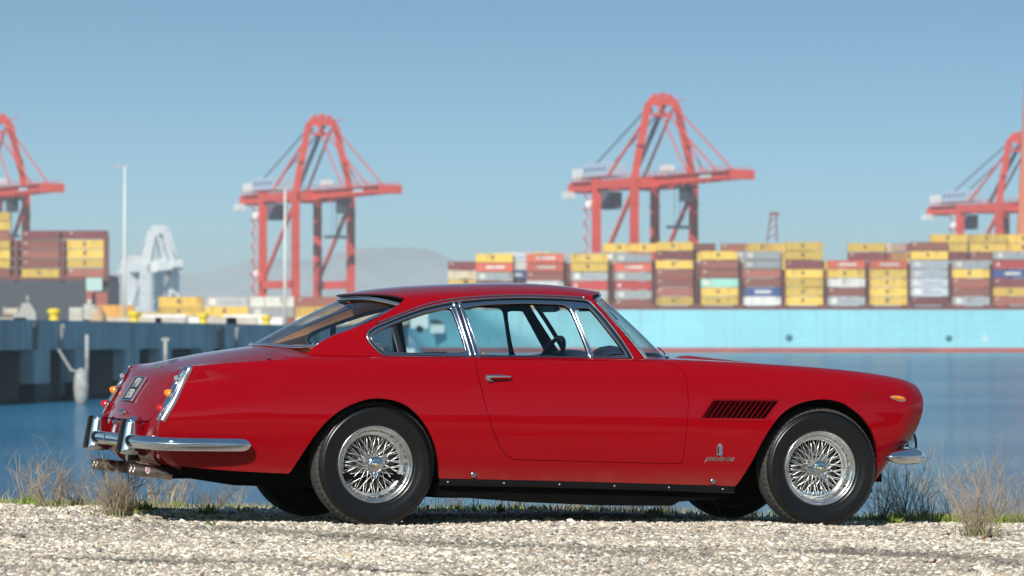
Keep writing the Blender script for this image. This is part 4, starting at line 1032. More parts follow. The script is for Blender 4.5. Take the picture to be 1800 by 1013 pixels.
# water out to the far shore
def water_mat():
    m=bpy.data.materials.new('sea_water');m.use_nodes=True;t=m.node_tree;b=t.nodes['Principled BSDF'];b.inputs['Base Color'].default_value=(.030,.205,.38,1);b.inputs['Roughness'].default_value=.12;b.inputs['IOR'].default_value=1.33;b.inputs['Specular IOR Level'].default_value=.32
    tc=nd(t,'ShaderNodeTexCoord');mp=nd(t,'ShaderNodeMapping');mp.inputs['Scale'].default_value=(.35,1,1);t.links.new(tc.outputs['Object'],mp.inputs[0])
    n1=nd(t,'ShaderNodeTexNoise');n1.inputs['Scale'].default_value=1.1;n1.inputs['Detail'].default_value=9;n1.inputs['Roughness'].default_value=.72;t.links.new(mp.outputs[0],n1.inputs['Vector'])
    bp=nd(t,'ShaderNodeBump');bp.inputs['Distance'].default_value=.8;bp.inputs['Strength'].default_value=1;t.links.new(n1.outputs['Fac'],bp.inputs['Height']);t.links.new(bp.outputs[0],b.inputs['Normal'])
    n2=nd(t,'ShaderNodeTexNoise');n2.inputs['Scale'].default_value=.035;n2.inputs['Detail'].default_value=4;t.links.new(mp.outputs[0],n2.inputs['Vector'])
    mr=nd(t,'ShaderNodeMapRange');mr.inputs[1].default_value=.35;mr.inputs[2].default_value=.65;mr.inputs[3].default_value=.10;mr.inputs[4].default_value=.16;t.links.new(n2.outputs['Fac'],mr.inputs[0]);t.links.new(mr.outputs[0],b.inputs['Roughness'])
    return m
w=MB();w.add([(-3200,28,WATER),(3200,28,WATER),(7800,12950,WATER),(-7800,12950,WATER)],[(0,1,2,3)])
obj('water',w,water_mat(),kind='structure')
# hills far off
def hill_h(x):
    return 8+70*np.exp(-((x+330)/260)**2)*0+ (62*np.exp(-((x+890-170)/420)**2)+74*np.exp(-((x+170)/330)**2)+40*np.exp(-((x-60)/420)**2)+22*np.exp(-((x-1500)/700)**2)+35*np.exp(-((x+1900)/500)**2))*(1+.05*np.sin(x/47)+.03*np.sin(x/19+1))
h=MB();hx=np.linspace(-3100,3100,300);rows=[(11600,0),(11900,.35),(12150,.75),(12350,1),(12600,.9),(12900,.4)]
V=[(x*2.35,y+70*math.sin(x/90+k),(-3.2 if k==0 else 2.35*hill_h(x)*f*(1+.06*math.sin(x/33+k*2)))) for k,(y,f) in enumerate(rows) for x in hx]
n=len(hx);h.add(V,[(k*n+i,k*n+i+1,(k+1)*n+i+1,(k+1)*n+i) for k in range(5) for i in range(n-1)],0,True)
obj('hills',h,mat('hill_scrub',(.30,.31,.27),.95,vary=.4,scale=.01),kind='structure')

# ---------- gravel: loose stones, stuff ----------
def stone_nodes(name,mats_,seed):
    ng=bpy.data.node_groups.new(name,'GeometryNodeTree');ng.interface.new_socket('Geometry',in_out='INPUT',socket_type='NodeSocketGeometry');ng.interface.new_socket('Geometry',in_out='OUTPUT',socket_type='NodeSocketGeometry')
    i_=ng.nodes.new('NodeGroupInput');o_=ng.nodes.new('NodeGroupOutput')
    ic=ng.nodes.new('GeometryNodeMeshIcoSphere');ic.inputs['Radius'].default_value=1;ic.inputs['Subdivisions'].default_value=2
    sp=ng.nodes.new('GeometryNodeSetPosition');no=ng.nodes.new('ShaderNodeTexNoise');no.inputs['Scale'].default_value=1.3;no.inputs['Detail'].default_value=1
    po=ng.nodes.new('GeometryNodeInputPosition');ng.links.new(po.outputs[0],no.inputs['Vector'])
    sb=ng.nodes.new('ShaderNodeVectorMath');sb.operation='SUBTRACT';sb.inputs[1].default_value=(.5,.5,.5);ng.links.new(no.outputs['Color'],sb.inputs[0])
    sc=ng.nodes.new('ShaderNodeVectorMath');sc.operation='SCALE';sc.inputs[3].default_value=1.7;ng.links.new(sb.outputs[0],sc.inputs[0])
    ng.links.new(ic.outputs[0],sp.inputs[0]);ng.links.new(sc.outputs[0],sp.inputs['Offset'])
    sm=ng.nodes.new('GeometryNodeSetMaterial');sm.inputs['Material'].default_value=mats_;ng.links.new(sp.outputs[0],sm.inputs[0])
    ip=ng.nodes.new('GeometryNodeInstanceOnPoints');ng.links.new(i_.outputs[0],ip.inputs['Points']);ng.links.new(sm.outputs[0],ip.inputs['Instance'])
    rv=ng.nodes.new('FunctionNodeRandomValue');rv.data_type='FLOAT_VECTOR';rv.inputs[0].default_value=(-.5,-.5,0);rv.inputs[1].default_value=(.5,.5,6.28);rv.inputs['Seed'].default_value=seed;ng.links.new(rv.outputs[0],ip.inputs['Rotation'])
    na=ng.nodes.new('GeometryNodeInputNamedAttribute');na.data_type='FLOAT_VECTOR';na.inputs[0].default_value='size';ng.links.new(na.outputs[0],ip.inputs['Scale'])
    ng.links.new(ip.outputs[0],o_.inputs[0]);return ng
def stone_mat():
    m=bpy.data.materials.new('gravel_stone');m.use_nodes=True;t=m.node_tree;b=t.nodes['Principled BSDF'];b.inputs['Roughness'].default_value=.85;b.inputs['Specular IOR Level'].default_value=.25
    oi=nd(t,'ShaderNodeObjectInfo');cr=nd(t,'ShaderNodeValToRGB');e=cr.color_ramp;e.interpolation='CONSTANT'
    cols=[(0,(.55,.485,.39)),(.16,(.68,.615,.51)),(.30,(.42,.37,.30)),(.46,(.79,.725,.61)),(.56,(.32,.30,.265)),(.68,(.60,.53,.43)),(.78,(.17,.165,.155)),(.84,(.49,.40,.29)),(.91,(.90,.85,.75)),(.990,(.34,.17,.10))]
    e.elements[0].position=0;e.elements[0].color=(*cols[0][1],1);e.elements[1].position=cols[1][0];e.elements[1].color=(*cols[1][1],1)
    for p,c in cols[2:]: q=e.elements.new(p);q.color=(*c,1)
    t.links.new(oi.outputs['Random'],cr.inputs[0])
    tc=nd(t,'ShaderNodeTexCoord');n1=nd(t,'ShaderNodeTexNoise');n1.inputs['Scale'].default_value=2.5;n1.inputs['Detail'].default_value=5;t.links.new(tc.outputs['Object'],n1.inputs['Vector'])
    mr=nd(t,'ShaderNodeMapRange');mr.inputs[3].default_value=.70;mr.inputs[4].default_value=1.15;t.links.new(n1.outputs['Fac'],mr.inputs[0])
    ge=nd(t,'ShaderNodeNewGeometry');mp=nd(t,'ShaderNodeMapping');mp.inputs['Scale'].default_value=(.55,1.5,1);t.links.new(ge.outputs['Position'],mp.inputs[0]);n3=nd(t,'ShaderNodeTexNoise');n3.inputs['Scale'].default_value=1.2;n3.inputs['Detail'].default_value=6;n3.inputs['Roughness'].default_value=.65;t.links.new(mp.outputs[0],n3.inputs['Vector'])
    m3=nd(t,'ShaderNodeMapRange');m3.inputs[1].default_value=.36;m3.inputs[2].default_value=.58;m3.inputs[3].default_value=.86;m3.inputs[4].default_value=1.28;t.links.new(n3.outputs['Fac'],m3.inputs[0]);mm=nd(t,'ShaderNodeMath',operation='MULTIPLY');t.links.new(mr.outputs[0],mm.inputs[0]);t.links.new(m3.outputs[0],mm.inputs[1])
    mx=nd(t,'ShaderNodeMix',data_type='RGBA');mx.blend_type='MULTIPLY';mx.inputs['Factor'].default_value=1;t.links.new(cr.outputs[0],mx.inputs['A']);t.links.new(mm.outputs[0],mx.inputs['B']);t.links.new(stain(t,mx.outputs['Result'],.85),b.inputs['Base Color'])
    return m
def stones(name,n,x0,x1,y0,y1,s0,s1,seed,pw=2.2,sink=.35,dens=None):
    r=np.random.default_rng(seed);x=r.uniform(x0,x1,n);y=r.uniform(y0,y1,n)
    # keep to what spreads out from the viewpoint side, and clear of the four tyre contact patches
    k=np.abs(x)<.16*y+2.4 ;x=x[k];y=y[k]
    rt=np.exp(-((y-(18.95-.65*np.clip(x,-2.5,1.2)))/.15)**2)*np.clip((x+3)/2,0,1)+np.exp(-((y-(19.45-.62*np.clip(x,1,5)))/.12)**2)*np.clip(x/1.5,0,1);k=r.random(len(x))>.72*rt*(.6+.4*np.sin(x*2.3));x=x[k];y=y[k]
    s=s0+(s1-s0)*r.random(len(x))**pw
    me=bpy.data.meshes.new(name);z=gh(x,y)-s*.1+s*sink*.3
    me.from_pydata(np.stack([x,y,z],1).tolist(),[],[]);a=me.attributes.new('size','FLOAT_VECTOR','POINT')
    sz=np.stack([s*r.uniform(.8,1.3,len(x)),s*r.uniform(.7,1.1,len(x)),s*r.uniform(.45,.8,len(x))],1)*.5
    a.data.foreach_set('vector',sz.ravel());o=bpy.data.objects.new(name,me);C.objects.link(o)
    md=o.modifiers.new('stones','NODES');md.node_group=stone_nodes(name+'_nodes',SM,seed);return o
SM=stone_mat()
o=stones('gravel',330000,-6.5,6.5,12.6,23.8,.004,.027,3,pw=2.3);tag(o,kind='stuff')
o=stones('pebbles',4800,-6.5,6.5,12.6,23.6,.022,.055,5,pw=3.5);tag(o,kind='stuff')

# ---------- plants along the edge ----------
M['twig']=mat('dry_twig',(.36,.275,.20),.9,vary=.45,scale=9)
M['twigd']=mat('dark_twig',(.20,.15,.11),.9,vary=.4,scale=9)
M['straw']=mat('straw_stem',(.46,.37,.25),.85,vary=.3,scale=9)
M['weed']=mat('green_weed',(.27,.36,.06),.7,vary=.45,scale=12)
M['weedd']=mat('dull_weed',(.22,.24,.09),.8,vary=.4,scale=12)
M['drygrass']=mat('dry_grass',(.52,.43,.27),.9,vary=.4,scale=15)
M['leafbrown']=mat('fallen_leaf',(.25,.085,.035),.8,vary=.3,scale=30)
def twig_bush(x,y,h,w,n,seed,mats,dens=1.0,droop=.2,tufts=0,lean=0):
    r=random.Random(seed);mb=MB()
    def stick(p,d,L,rad,dep):
        k=4;pts=[p];q=p.copy();dd=d.copy()
        for i in range(k):
            dd+=np.array([r.gauss(0,.16),r.gauss(0,.16),r.gauss(0,.10)-droop*.02]);dd/=np.linalg.norm(dd);q=q+dd*L/k;pts.append(q)
        mb.tube(pts,np.linspace(rad,rad*.45,k+1),3,mi=0 if r.random()<.7 else 1,caps=False,smooth=False)
        if dep>0:
            for _ in range(int(r.choice((2,3,4,5))*dens+.5)):
                j=r.randint(1,k);e=dd+np.array([r.gauss(0,.55),r.gauss(0,.55),r.gauss(.12,.35)]);e/=np.linalg.norm(e);stick(pts[j],e,L*r.uniform(.35,.62),rad*.6,dep-1)
    for i in range(n):
        a=r.uniform(0,6.28);sp=r.random()**.6;d=np.array([math.cos(a)*sp*w/h*.75+lean,math.sin(a)*sp*w/h*.75,1.]);d/=np.linalg.norm(d)
        stick(np.array([math.cos(a)*sp*w*.18,math.sin(a)*sp*w*.18,-.01]),d,h*r.uniform(.45,1.0),.0021*r.uniform(.7,1.3)*(h/.3)**.5,2)
    if tufts:
        for i in range(tufts):
            a=r.uniform(0,6.28);rr=r.random()*w*.5;p=np.array([math.cos(a)*rr,math.sin(a)*rr,0]);L=h*r.uniform(.1,.32);d=np.array([r.gauss(0,.35),r.gauss(0,.35),1]);d/=np.linalg.norm(d)
            s_=np.cross(d,[0,1,0.1]);s_/=np.linalg.norm(s_);wd=r.uniform(.003,.007);q=p+d*L
            mb.add([p-s_*wd*.5,p+s_*wd*.5,p+d*L*.55+s_*wd*.5,q,p+d*L*.55-s_*wd*.5],[(0,1,2,3,4)],2)
    return mb
def place_bush(px,y,h,w,n,seed,label,kind='dry',dens=1.0,tufts=60,lean=0):
    x=px*y;mm={'dry':[M['twig'],M['straw'],M['weedd']],'dark':[M['twigd'],M['twig'],M['weedd']],'pale':[M['straw'],M['twig'],M['weed']]}[kind]
    h*=1.12;n=int(n*2.2);mb=twig_bush(0,0,h,w,n,seed,mm,dens,tufts=tufts,lean=lean)
    o=obj('dry_bush',mb,mm,loc=(x,y,float(gh(x,y))-.01));return tag(o,label,'bush','dry twiggy bushes along the water edge')
U=lambda u:(u-900)/6750.
B=[(55,22.6,.30,.22,9,'pale',.75,'sparse straw-coloured bush at the far left of the bank','straw'),
(92,22.3,.25,.26,14,'dry',.9,'low tangled brown bush near the left end of the gravel',''),
(138,22.5,.26,.15,8,'dark',.8,'thin dark-stemmed bush just left of the twin exhaust tips',''),
(205,21.6,.29,.30,30,'dry',1.0,'dense rounded grey-brown bush directly below the rear exhaust tips',''),
(262,23.4,.24,.20,9,'dry',.8,'thin dry bush between the exhaust tips and the rear quarter',''),
(312,23.6,.25,.17,10,'pale',.8,'pale brittle bush under the end of the rear bumper',''),
(372,23.4,.20,.26,10,'dark',.9,'dark spindly bush just left of the far rear tyre',''),
(420,24.0,.17,.12,6,'pale',.7,'small pale stems beside the far rear tyre',''),
(800,25.0,.19,.16,9,'dark',.9,'low dark bush seen under the sill just right of the rear wheel',''),
(900,25.0,.17,.2,10,'dark',.9,'low tangled bush seen under the left part of the door',''),
(1010,25.0,.17,.2,10,'dry',.9,'low brown bush seen under the middle of the car',''),
(1110,25.0,.18,.2,10,'dark',.9,'low dark bush seen under the right edge of the door',''),
(1170,25.1,.17,.14,8,'dark',.9,'small dark bush left of the far front tyre',''),
(1545,22.8,.26,.20,9,'dark',.8,'dark forked bush hard against the front tyre',''),
(1590,23.2,.33,.26,13,'dry',.9,'tall dry bush under the front bumper',''),
(1625,23.6,.36,.20,9,'pale',.8,'tall pale stems rising just right of the front bumper',''),
(1672,23.0,.24,.14,6,'pale',.7,'sparse pale stems between the two larger right-hand bushes',''),
(1718,21.0,.34,.27,24,'dry',.95,'full grey-brown bush standing alone right of the car',''),
(1745,22.6,.37,.22,7,'pale',.7,'tall straw stems behind the lone bush on the right',''),
(1790,22.6,.26,.16,8,'dry',.8,'dry bush cut by the right edge of the view','')]
for i,(u_,y_,h_,w_,n_s,kd,dn,lb,_x) in enumerate(B): place_bush(U(u_),y_,h_,w_,n_s,100+i,lb,kd,dn,tufts=70 if h_>.2 else 30)
def carpet(name,n,x0,x1,y0,y1,hmin,hmax,m,seed,wd=.006,clump=None,lean=.35):
    r=np.random.default_rng(seed);x=r.uniform(x0,x1,n);y=r.uniform(y0,y1,n)
    if clump is not None:
        k=clump(x,y)>r.random(n);x=x[k];y=y[k]
    z=gh(x,y);V=[];F=[];L=r.uniform(hmin,hmax,len(x));a=r.uniform(0,6.28,len(x))
    dx=np.cos(a)*lean*r.random(len(x));dy=np.sin(a)*lean*r.random(len(x));b=r.uniform(0,6.28,len(x));sx=np.cos(b)*wd*.5;sy=np.sin(b)*wd*.5
    P0=np.stack([x-sx,y-sy,z-.004],1);P1=np.stack([x+sx,y+sy,z-.004],1);P2=np.stack([x+dx*L*.45+sx*.8,y+dy*L*.45+sy*.8,z+L*.6],1);P4=np.stack([x+dx*L*.45-sx*.8,y+dy*L*.45-sy*.8,z+L*.6],1);P3=np.stack([x+dx*L*1.3,y+dy*L*1.3,z+L],1)
    V=np.stack([P0,P1,P2,P3,P4],1).reshape(-1,3);mb=MB();mb.add(V,(np.arange(len(x))[:,None]*5+np.arange(5)).tolist(),0);o=obj(name,mb,m);tag(o,kind='stuff')
def cl(x,y,c=1.0,o=0.):
    return np.clip(.45+c*(np.sin(x*2.3+o)*.4+np.sin(x*5.7+y*3+o*2)*.35+np.sin(x*11+y*7)*.25),0,1)**3
carpet('dry_grass',16000,-5.5,5.5,22.9,26,.01,.045,M['drygrass'],11,.006,lambda x,y:cl(x,y,1,.3)*np.clip((y-22.1)/.9,0,1))
carpet('green_weeds',11000,-5.5,5.5,22.9,26,.012,.05,M['weed'],12,.010,lambda x,y:cl(x,y,1.1,2.)*np.clip((y-22.2)/.6,0,1)*.9,lean=.9)
carpet('dull_weeds',7000,-5.5,5.5,22.9,26,.015,.05,M['weedd'],13,.009,lambda x,y:cl(x,y,1.1,4.)*np.clip((y-22.2)/.6,0,1)*.8,lean=.8)
carpet('straw_stems',5200,-5.5,5.5,22.45,25.4,.05,.17,M['straw'],14,.0035,lambda x,y:np.clip(.25+.5*np.sin(x*1.9+1)+.35*np.sin(x*4.3+y),0,1)**1.5*np.clip(.35+np.abs(x-.3)/3,0,1),lean=.5)
def weed(u_,y,n,h,seed,label,m='weed'):
    r=random.Random(seed);x=U(u_)*y;mb=MB()
    for i in range(n):
        a=r.uniform(0,6.28);L=h*r.uniform(.4,1);el=r.uniform(.15,1.25);d=np.array([math.cos(a)*math.cos(el),math.sin(a)*math.cos(el),math.sin(el)]);s_=np.cross(d,[0,0,1]);s_/=np.linalg.norm(s_);p=np.array([r.gauss(0,h*.25),r.gauss(0,h*.25),0]);w0=L*.16
        up=np.cross(s_,d)*-.15*L
        mb.add([p,p+d*L*.5+s_*w0+up,p+d*L,p+d*L*.5-s_*w0+up],[(0,1,2),(0,2,3)],0)
    o=obj('green_weed',mb,M[m],loc=(x,y,float(gh(x,y))));tag(o,label,'weed','small green weeds in the gravel')
for i,(u_,y_,n_,h_,lb) in enumerate([(372,20.3,22,.05,'small leafy green weed on the gravel left of the rear tyre'),(228,22.0,40,.10,'bright green weed at the foot of the dense left bush'),(258,22.2,30,.08,'green weed clump just right of the dense left bush'),
 (362,22.1,26,.08,'yellow-green weed beside the dark spindly bush'),(430,22.4,22,.07,'green weed close to the far rear tyre'),(1575,22.3,26,.10,'green weed behind the dark forked bush by the front tyre'),(1665,22.8,40,.09,'green weed patch between the front bumper and the lone bush'),
 (1780,22.7,44,.09,'green weed patch at the right edge of the bank'),(15,14.9,14,.04,'tiny green weed in the bottom left foreground gravel'),(280,20.6,12,.045,'slim green weed in the gravel below the rear bumper'),(880,22.9,30,.07,'green weed seen under the middle of the sill'),(1150,23.0,26,.07,'green weed seen under the car near the front wheels')]):
    weed(u_,y_,n_,h_,300+i,lb)
for i,(u_,y_,s_,lb) in enumerate([(1633,17.4,.034,'crumpled brown leaf lying on the gravel at lower right'),(1735,20.3,.036,'reddish brown leaf at the foot of the lone right bush'),(1663,20.6,.026,'small brown leaf between the car and the lone right bush')]):
    bm=bmesh.new();mb=MB();r=random.Random(i);k=9
    V=[(0,0,.35*s_)]+[(math.cos(2*math.pi*j/k)*s_*r.uniform(.7,1.1),math.sin(2*math.pi*j/k)*s_*.6,s_*r.uniform(.0,.75)) for j in range(k)]
    mb.add(V,[(0,1+j,1+(j+1)%k) for j in range(k)],0);x=U(u_)*y_;o=obj('fallen_leaf',mb,M['leafbrown'],loc=(x,y_,float(gh(x,y_))+.012));tag(o,lb,'leaf','brown leaves on the gravel')

# ================= the wharf on the left =================
M['conc']=mat('wharf_concrete',(.66,.66,.63),.85,vary=.25,scale=.35,bump=.3,bscale=3,bdist=.05)
t=M['conc'].node_tree;b=t.nodes['Principled BSDF'];tc=nd(t,'ShaderNodeTexCoord');mp=nd(t,'ShaderNodeMapping');mp.inputs['Scale'].default_value=(1.2,1.2,.12);n1=nd(t,'ShaderNodeTexNoise');n1.inputs['Scale'].default_value=1;n1.inputs['Detail'].default_value=7;t.links.new(tc.outputs['Object'],mp.inputs[0]);t.links.new(mp.outputs[0],n1.inputs['Vector'])
mr=nd(t,'ShaderNodeMapRange');mr.inputs[1].default_value=.50;mr.inputs[2].default_value=.78;mr.inputs[4].default_value=.45;t.links.new(n1.outputs['Fac'],mr.inputs[0]);src=b.inputs['Base Color'].links[0].from_socket;mx=nd(t,'ShaderNodeMix',data_type='RGBA');mx.inputs['B'].default_value=(.15,.125,.10,1);t.links.new(src,mx.inputs['A']);t.links.new(mr.outputs[0],mx.inputs['Factor']);t.links.new(mx.outputs['Result'],b.inputs['Base Color'])
M['concd']=mat('wharf_wet_concrete',(.055,.06,.058),.7,vary=.4,scale=.5)
M['dirt']=mat('terminal_paving',(.34,.31,.27),.9,vary=.2,scale=.05)
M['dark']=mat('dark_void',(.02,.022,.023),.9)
M['float']=mat('weathered_float',(.42,.43,.42),.7,vary=.3,scale=3)
M['yel']=mat('yellow_paint',(.75,.58,.05),.55,vary=.12,scale=2)
M['beige']=mat('beige_block',(.50,.44,.36),.8,vary=.2,scale=2)
M['offwhite']=mat('off_white_paint',(.72,.72,.70),.5,vary=.1,scale=.5)
Wd=np.array([11.5,81.,0]);Wd/=np.linalg.norm(Wd);Wn=np.array([Wd[1],-Wd[0],0])      # along the quay, and out over the water
W0=np.array([-31.07,233.,0]);TOPZ=2.07
def wp(s,o=0,z=0): p=W0+Wd*s+Wn*o;return np.array([p[0],p[1],z])
RW=[[Wn[i],Wd[i],(0,0,1)[i]] for i in range(3)]
WH=empty('wharf',tuple(wp(0,0,WATER)),0,'long grey concrete wharf on piles with dark openings at the left','wharf')
def wch(name,mb,m): 
    for i in range(len(mb.v)): mb.v[i]=mb.v[i]-wp(0,0,WATER)
    return obj(name,mb,m,WH)
SA,SBB=-60,148
w=MB();w.box((wp((SA+SBB)/2,-3,(TOPZ+.42)/2)),(6,SBB-SA,TOPZ-.42),0,RW);wch('deck_beam',w,M['conc'])
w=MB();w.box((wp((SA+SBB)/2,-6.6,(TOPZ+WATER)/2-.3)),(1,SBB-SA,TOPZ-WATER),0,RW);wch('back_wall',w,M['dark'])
sp0=[]
for k in range(-5,13):
    s_=-4.6+12.0*k+ (2.0 if k%2 else 0)
    if SA<s_<SBB:
        w=MB();wd=3.3 if k%2==0 else 3.9;w.box(wp(s_,-.35,(.42+WATER)/2-.2),(.9,wd,.42-WATER+.4),0,RW);wch('pier',w,M['conc'])
        w=MB();w.box(wp(s_,-.33,WATER+.45),(.98,wd+.06,1.5),0,RW);wch('waterline_band',w,M['concd'])
for s_ in (8.0,62,100):
    w=MB();w.box(wp(s_,.06,1.25),(.12,.8 if s_<50 else 2.2,1.60),0,RW);wch('steel_plate',w,mat('rusty_plate',(.34,.24,.17),.8,vary=.3,scale=1) )
w=MB();w.box(wp((SA+SBB)/2,-.25,TOPZ+.12),(.5,SBB-SA,.24),0,RW);wch('kerb_beam',w,M['conc'])
# terminal land behind
t_=MB();a=wp(SA,-6,TOPZ-.03);b=wp(SBB,-6,TOPZ-.03);t_.add([a,b,(-36,1120,TOPZ-.03),(-700,1120,TOPZ-.03),(-700,a[1],TOPZ-.03),a+np.array([0,0,-5.2]),b+np.array([0,0,-5.2]),(-36,1120,-3.2),(-700,1120,-3.2)],[(0,1,2,3,4),(0,5,6,1),(1,6,7,2),(2,7,8,3)])
obj('terminal_ground',t_,M['dirt'],kind='structure')
for s_ in (14,67):
    w=MB()
    for a in (-.3,.3): w.tube([wp(s_+a,.22,TOPZ),wp(s_+a,.22,WATER+.4)],.05,6)
    for q in range(13): w.tube([wp(s_-.3,.22,WATER+.7+q*.33),wp(s_+.3,.22,WATER+.7+q*.33)],.035,5)
    wch('ladder',w,M['float'])
# bollards on the quay edge
def bollard(s_,lb):
    mb=MB();mb.lathe([(.62,0),(.62,.10),(.42,.18),(.30,.34),(.28,.58),(.36,.68),(.46,.78),(.44,.92),(.28,1.02),(0,1.05)],20,'z');p=wp(s_,-1.2,TOPZ);o=obj('bollard',mb,M['yel'],loc=tuple(p));tag(o,lb,'bollard','yellow bollards on the wharf edge')
for u_,lb in ((95,'yellow bollard at the far left of the wharf, in front of the dark ship hull'),(236,'yellow bollard on the wharf just right of the tall pale lamp post'),(357,'yellow bollard on the wharf left of the first red crane'),(468,'yellow bollard between the left legs of the red crane')):
    # distance along the quay whose line of sight falls there
    ss=np.linspace(-40,140,4000);pp=W0+np.outer(ss,Wd)+Wn*-1.2;i=np.argmin(abs(900+6750*pp[:,0]/pp[:,1]-u_));bollard(ss[i],lb)
def at(u_,D): return (u_-900)/6750*D
def zz_(v,D): return 1+(599-v)*D/6750
def item(name,mb,m,u_,D,lb,cat,z=TOPZ,grp=None,rz=0):
    o=obj(name,mb,m,loc=(at(u_,D),D,z));o.rotation_euler=(0,0,rz);return tag(o,lb,cat,grp)
def winch(sc):
    mb=MB();mb.box((0,0,.25),(2.0,1,.5));mb.lathe([(.0,-.5),(.45,-.48),(.3,-.4),(.3,.4),(.45,.48),(0,.5)],16,'x',(-.1,0,.85));mb.box((.8,0,.8),(.3,.8,.9));return mb
item('mooring_winch',winch(1),M['beige'],22,262,'beige mooring winch at the far left of the wharf','winch')
mb=MB();mb.prism([(-.8,0),(.8,0),(.7,.9),(.3,1.5),(-.2,1.5),(-.5,.8),(-.8,.7)],-.5,.5);mb.tube([(.1,0,1.4),(.1,0,2.0)],.10,8);item('mooring_hook',mb,mat('grey_steel',(.33,.33,.32),.6,.3),46,262,'grey-beige mooring hook right of the winch on the wharf','mooring hook')
mb=MB();mb.box((-.4,0,.6),(.9,.8,1.2));mb.box((.5,0,.9),(.8,.8,1.0));mb.box((.5,0,1.5),(.3,.5,.5));item('pump_box',mb,mat('pale_steel',(.48,.47,.42),.6,.1,vary=.3,scale=2),145,262,'pale grey pump housing between two yellow bollards','pump housing')
mb=MB();mb.lathe([(.0,0),(.55,.05),(.60,.4),(.50,.8),(.32,1.05),(.2,1.3),(0,1.3)],18,'z');item('cable_reel',mb,mat('orange_buff',(.50,.34,.22),.7,vary=.2,scale=2),172,262,'tan domed cable reel cover near the end of the dark hull','reel')
for u_,c,lb in ((203,(.58,.50,.42),'pinkish concrete barrier at the foot of the tall lamp post'),(258,(.55,.50,.43),'pale concrete barrier right of the lamp post'),(300,(.50,.46,.42),'grey concrete barrier left of the third bollard'),(390,(.52,.47,.42),'pale concrete barrier right of the third bollard'),(425,(.55,.50,.44),'concrete barrier below the left crane leg')):
    D=360;mb=MB();mb.prism([(-1.6,0),(1.6,0),(1.45,.5),(1.4,1.1),(-1.4,1.1),(-1.45,.5)],-.4,.4);item('concrete_barrier',mb,mat('barrier_concrete',c,.85,vary=.15,scale=1),u_,D,lb,'barrier',grp='concrete barriers on the wharf')
# moored float and fender gear under the wharf
mb=MB();mb.lathe([(0,-1.3),(.22,-1.25),(.42,-.7),(.48,0),(.42,.7),(.25,1.0),(.10,1.15),(0,1.15)],18,'z');o=obj('mooring_float',mb,M['float'],loc=(at(143,236),236,zz_(680,236)));tag(o,'white egg-shaped mooring float hanging in front of the dark wharf opening','float')
mb=MB();mb.tube([(0,0,-.9),(0,0,2.0)],.12,10);FL=obj('float_post',mb,M['float'],o,loc=(.35,0,1.2))
mb=MB();a=np.array([at(103,238)-at(143,236),2,zz_(615,238)-zz_(680,236)]);mb.tube([a,a*.5+np.array([.1,0,-.15]),(0,0,.9)],.09,6);obj('float_rope',mb,M['float'],o)
mb=MB();mb.tube([(0,0,0),(0,0,1.9)],.14,10);mb.box((0,0,1.95),(.5,.3,.2));o=obj('ladder_post',mb,M['float'],loc=(at(291,258),258,zz_(648,258)));tag(o,'short white post standing in front of the wharf beside the deck lid','post')

# ================= lamp posts =================
def lamp_post(u_,vtop,D,lb):
    mb=MB();H=zz_(vtop,D)-TOPZ;mb.tube([(0,0,0),(0,0,H*.5),(0,0,H)],[.24,.19,.13],12);o=obj('lamp_post',mb,M['offwhite'],loc=(at(u_,D),D,TOPZ))
    tag(o,lb,'lamp post','tall lamp posts on the terminal')
    mb=MB();mb.tube([(-1.0,0,H),(.3,0,H+.1)],.10,8);mb.box((-.9,0,H+.05),(1.0,.5,.25));mb.box((.4,0,H+.05),(.6,.5,.25));obj('lamp_head',mb,mat('lamp_grey',(.4,.4,.4),.5),o)
lamp_post(219,293,520,'tall pale lamp post between the dark ship and the white crane')
lamp_post(501,332,520,'tall pale lamp post in front of the left red crane leg')

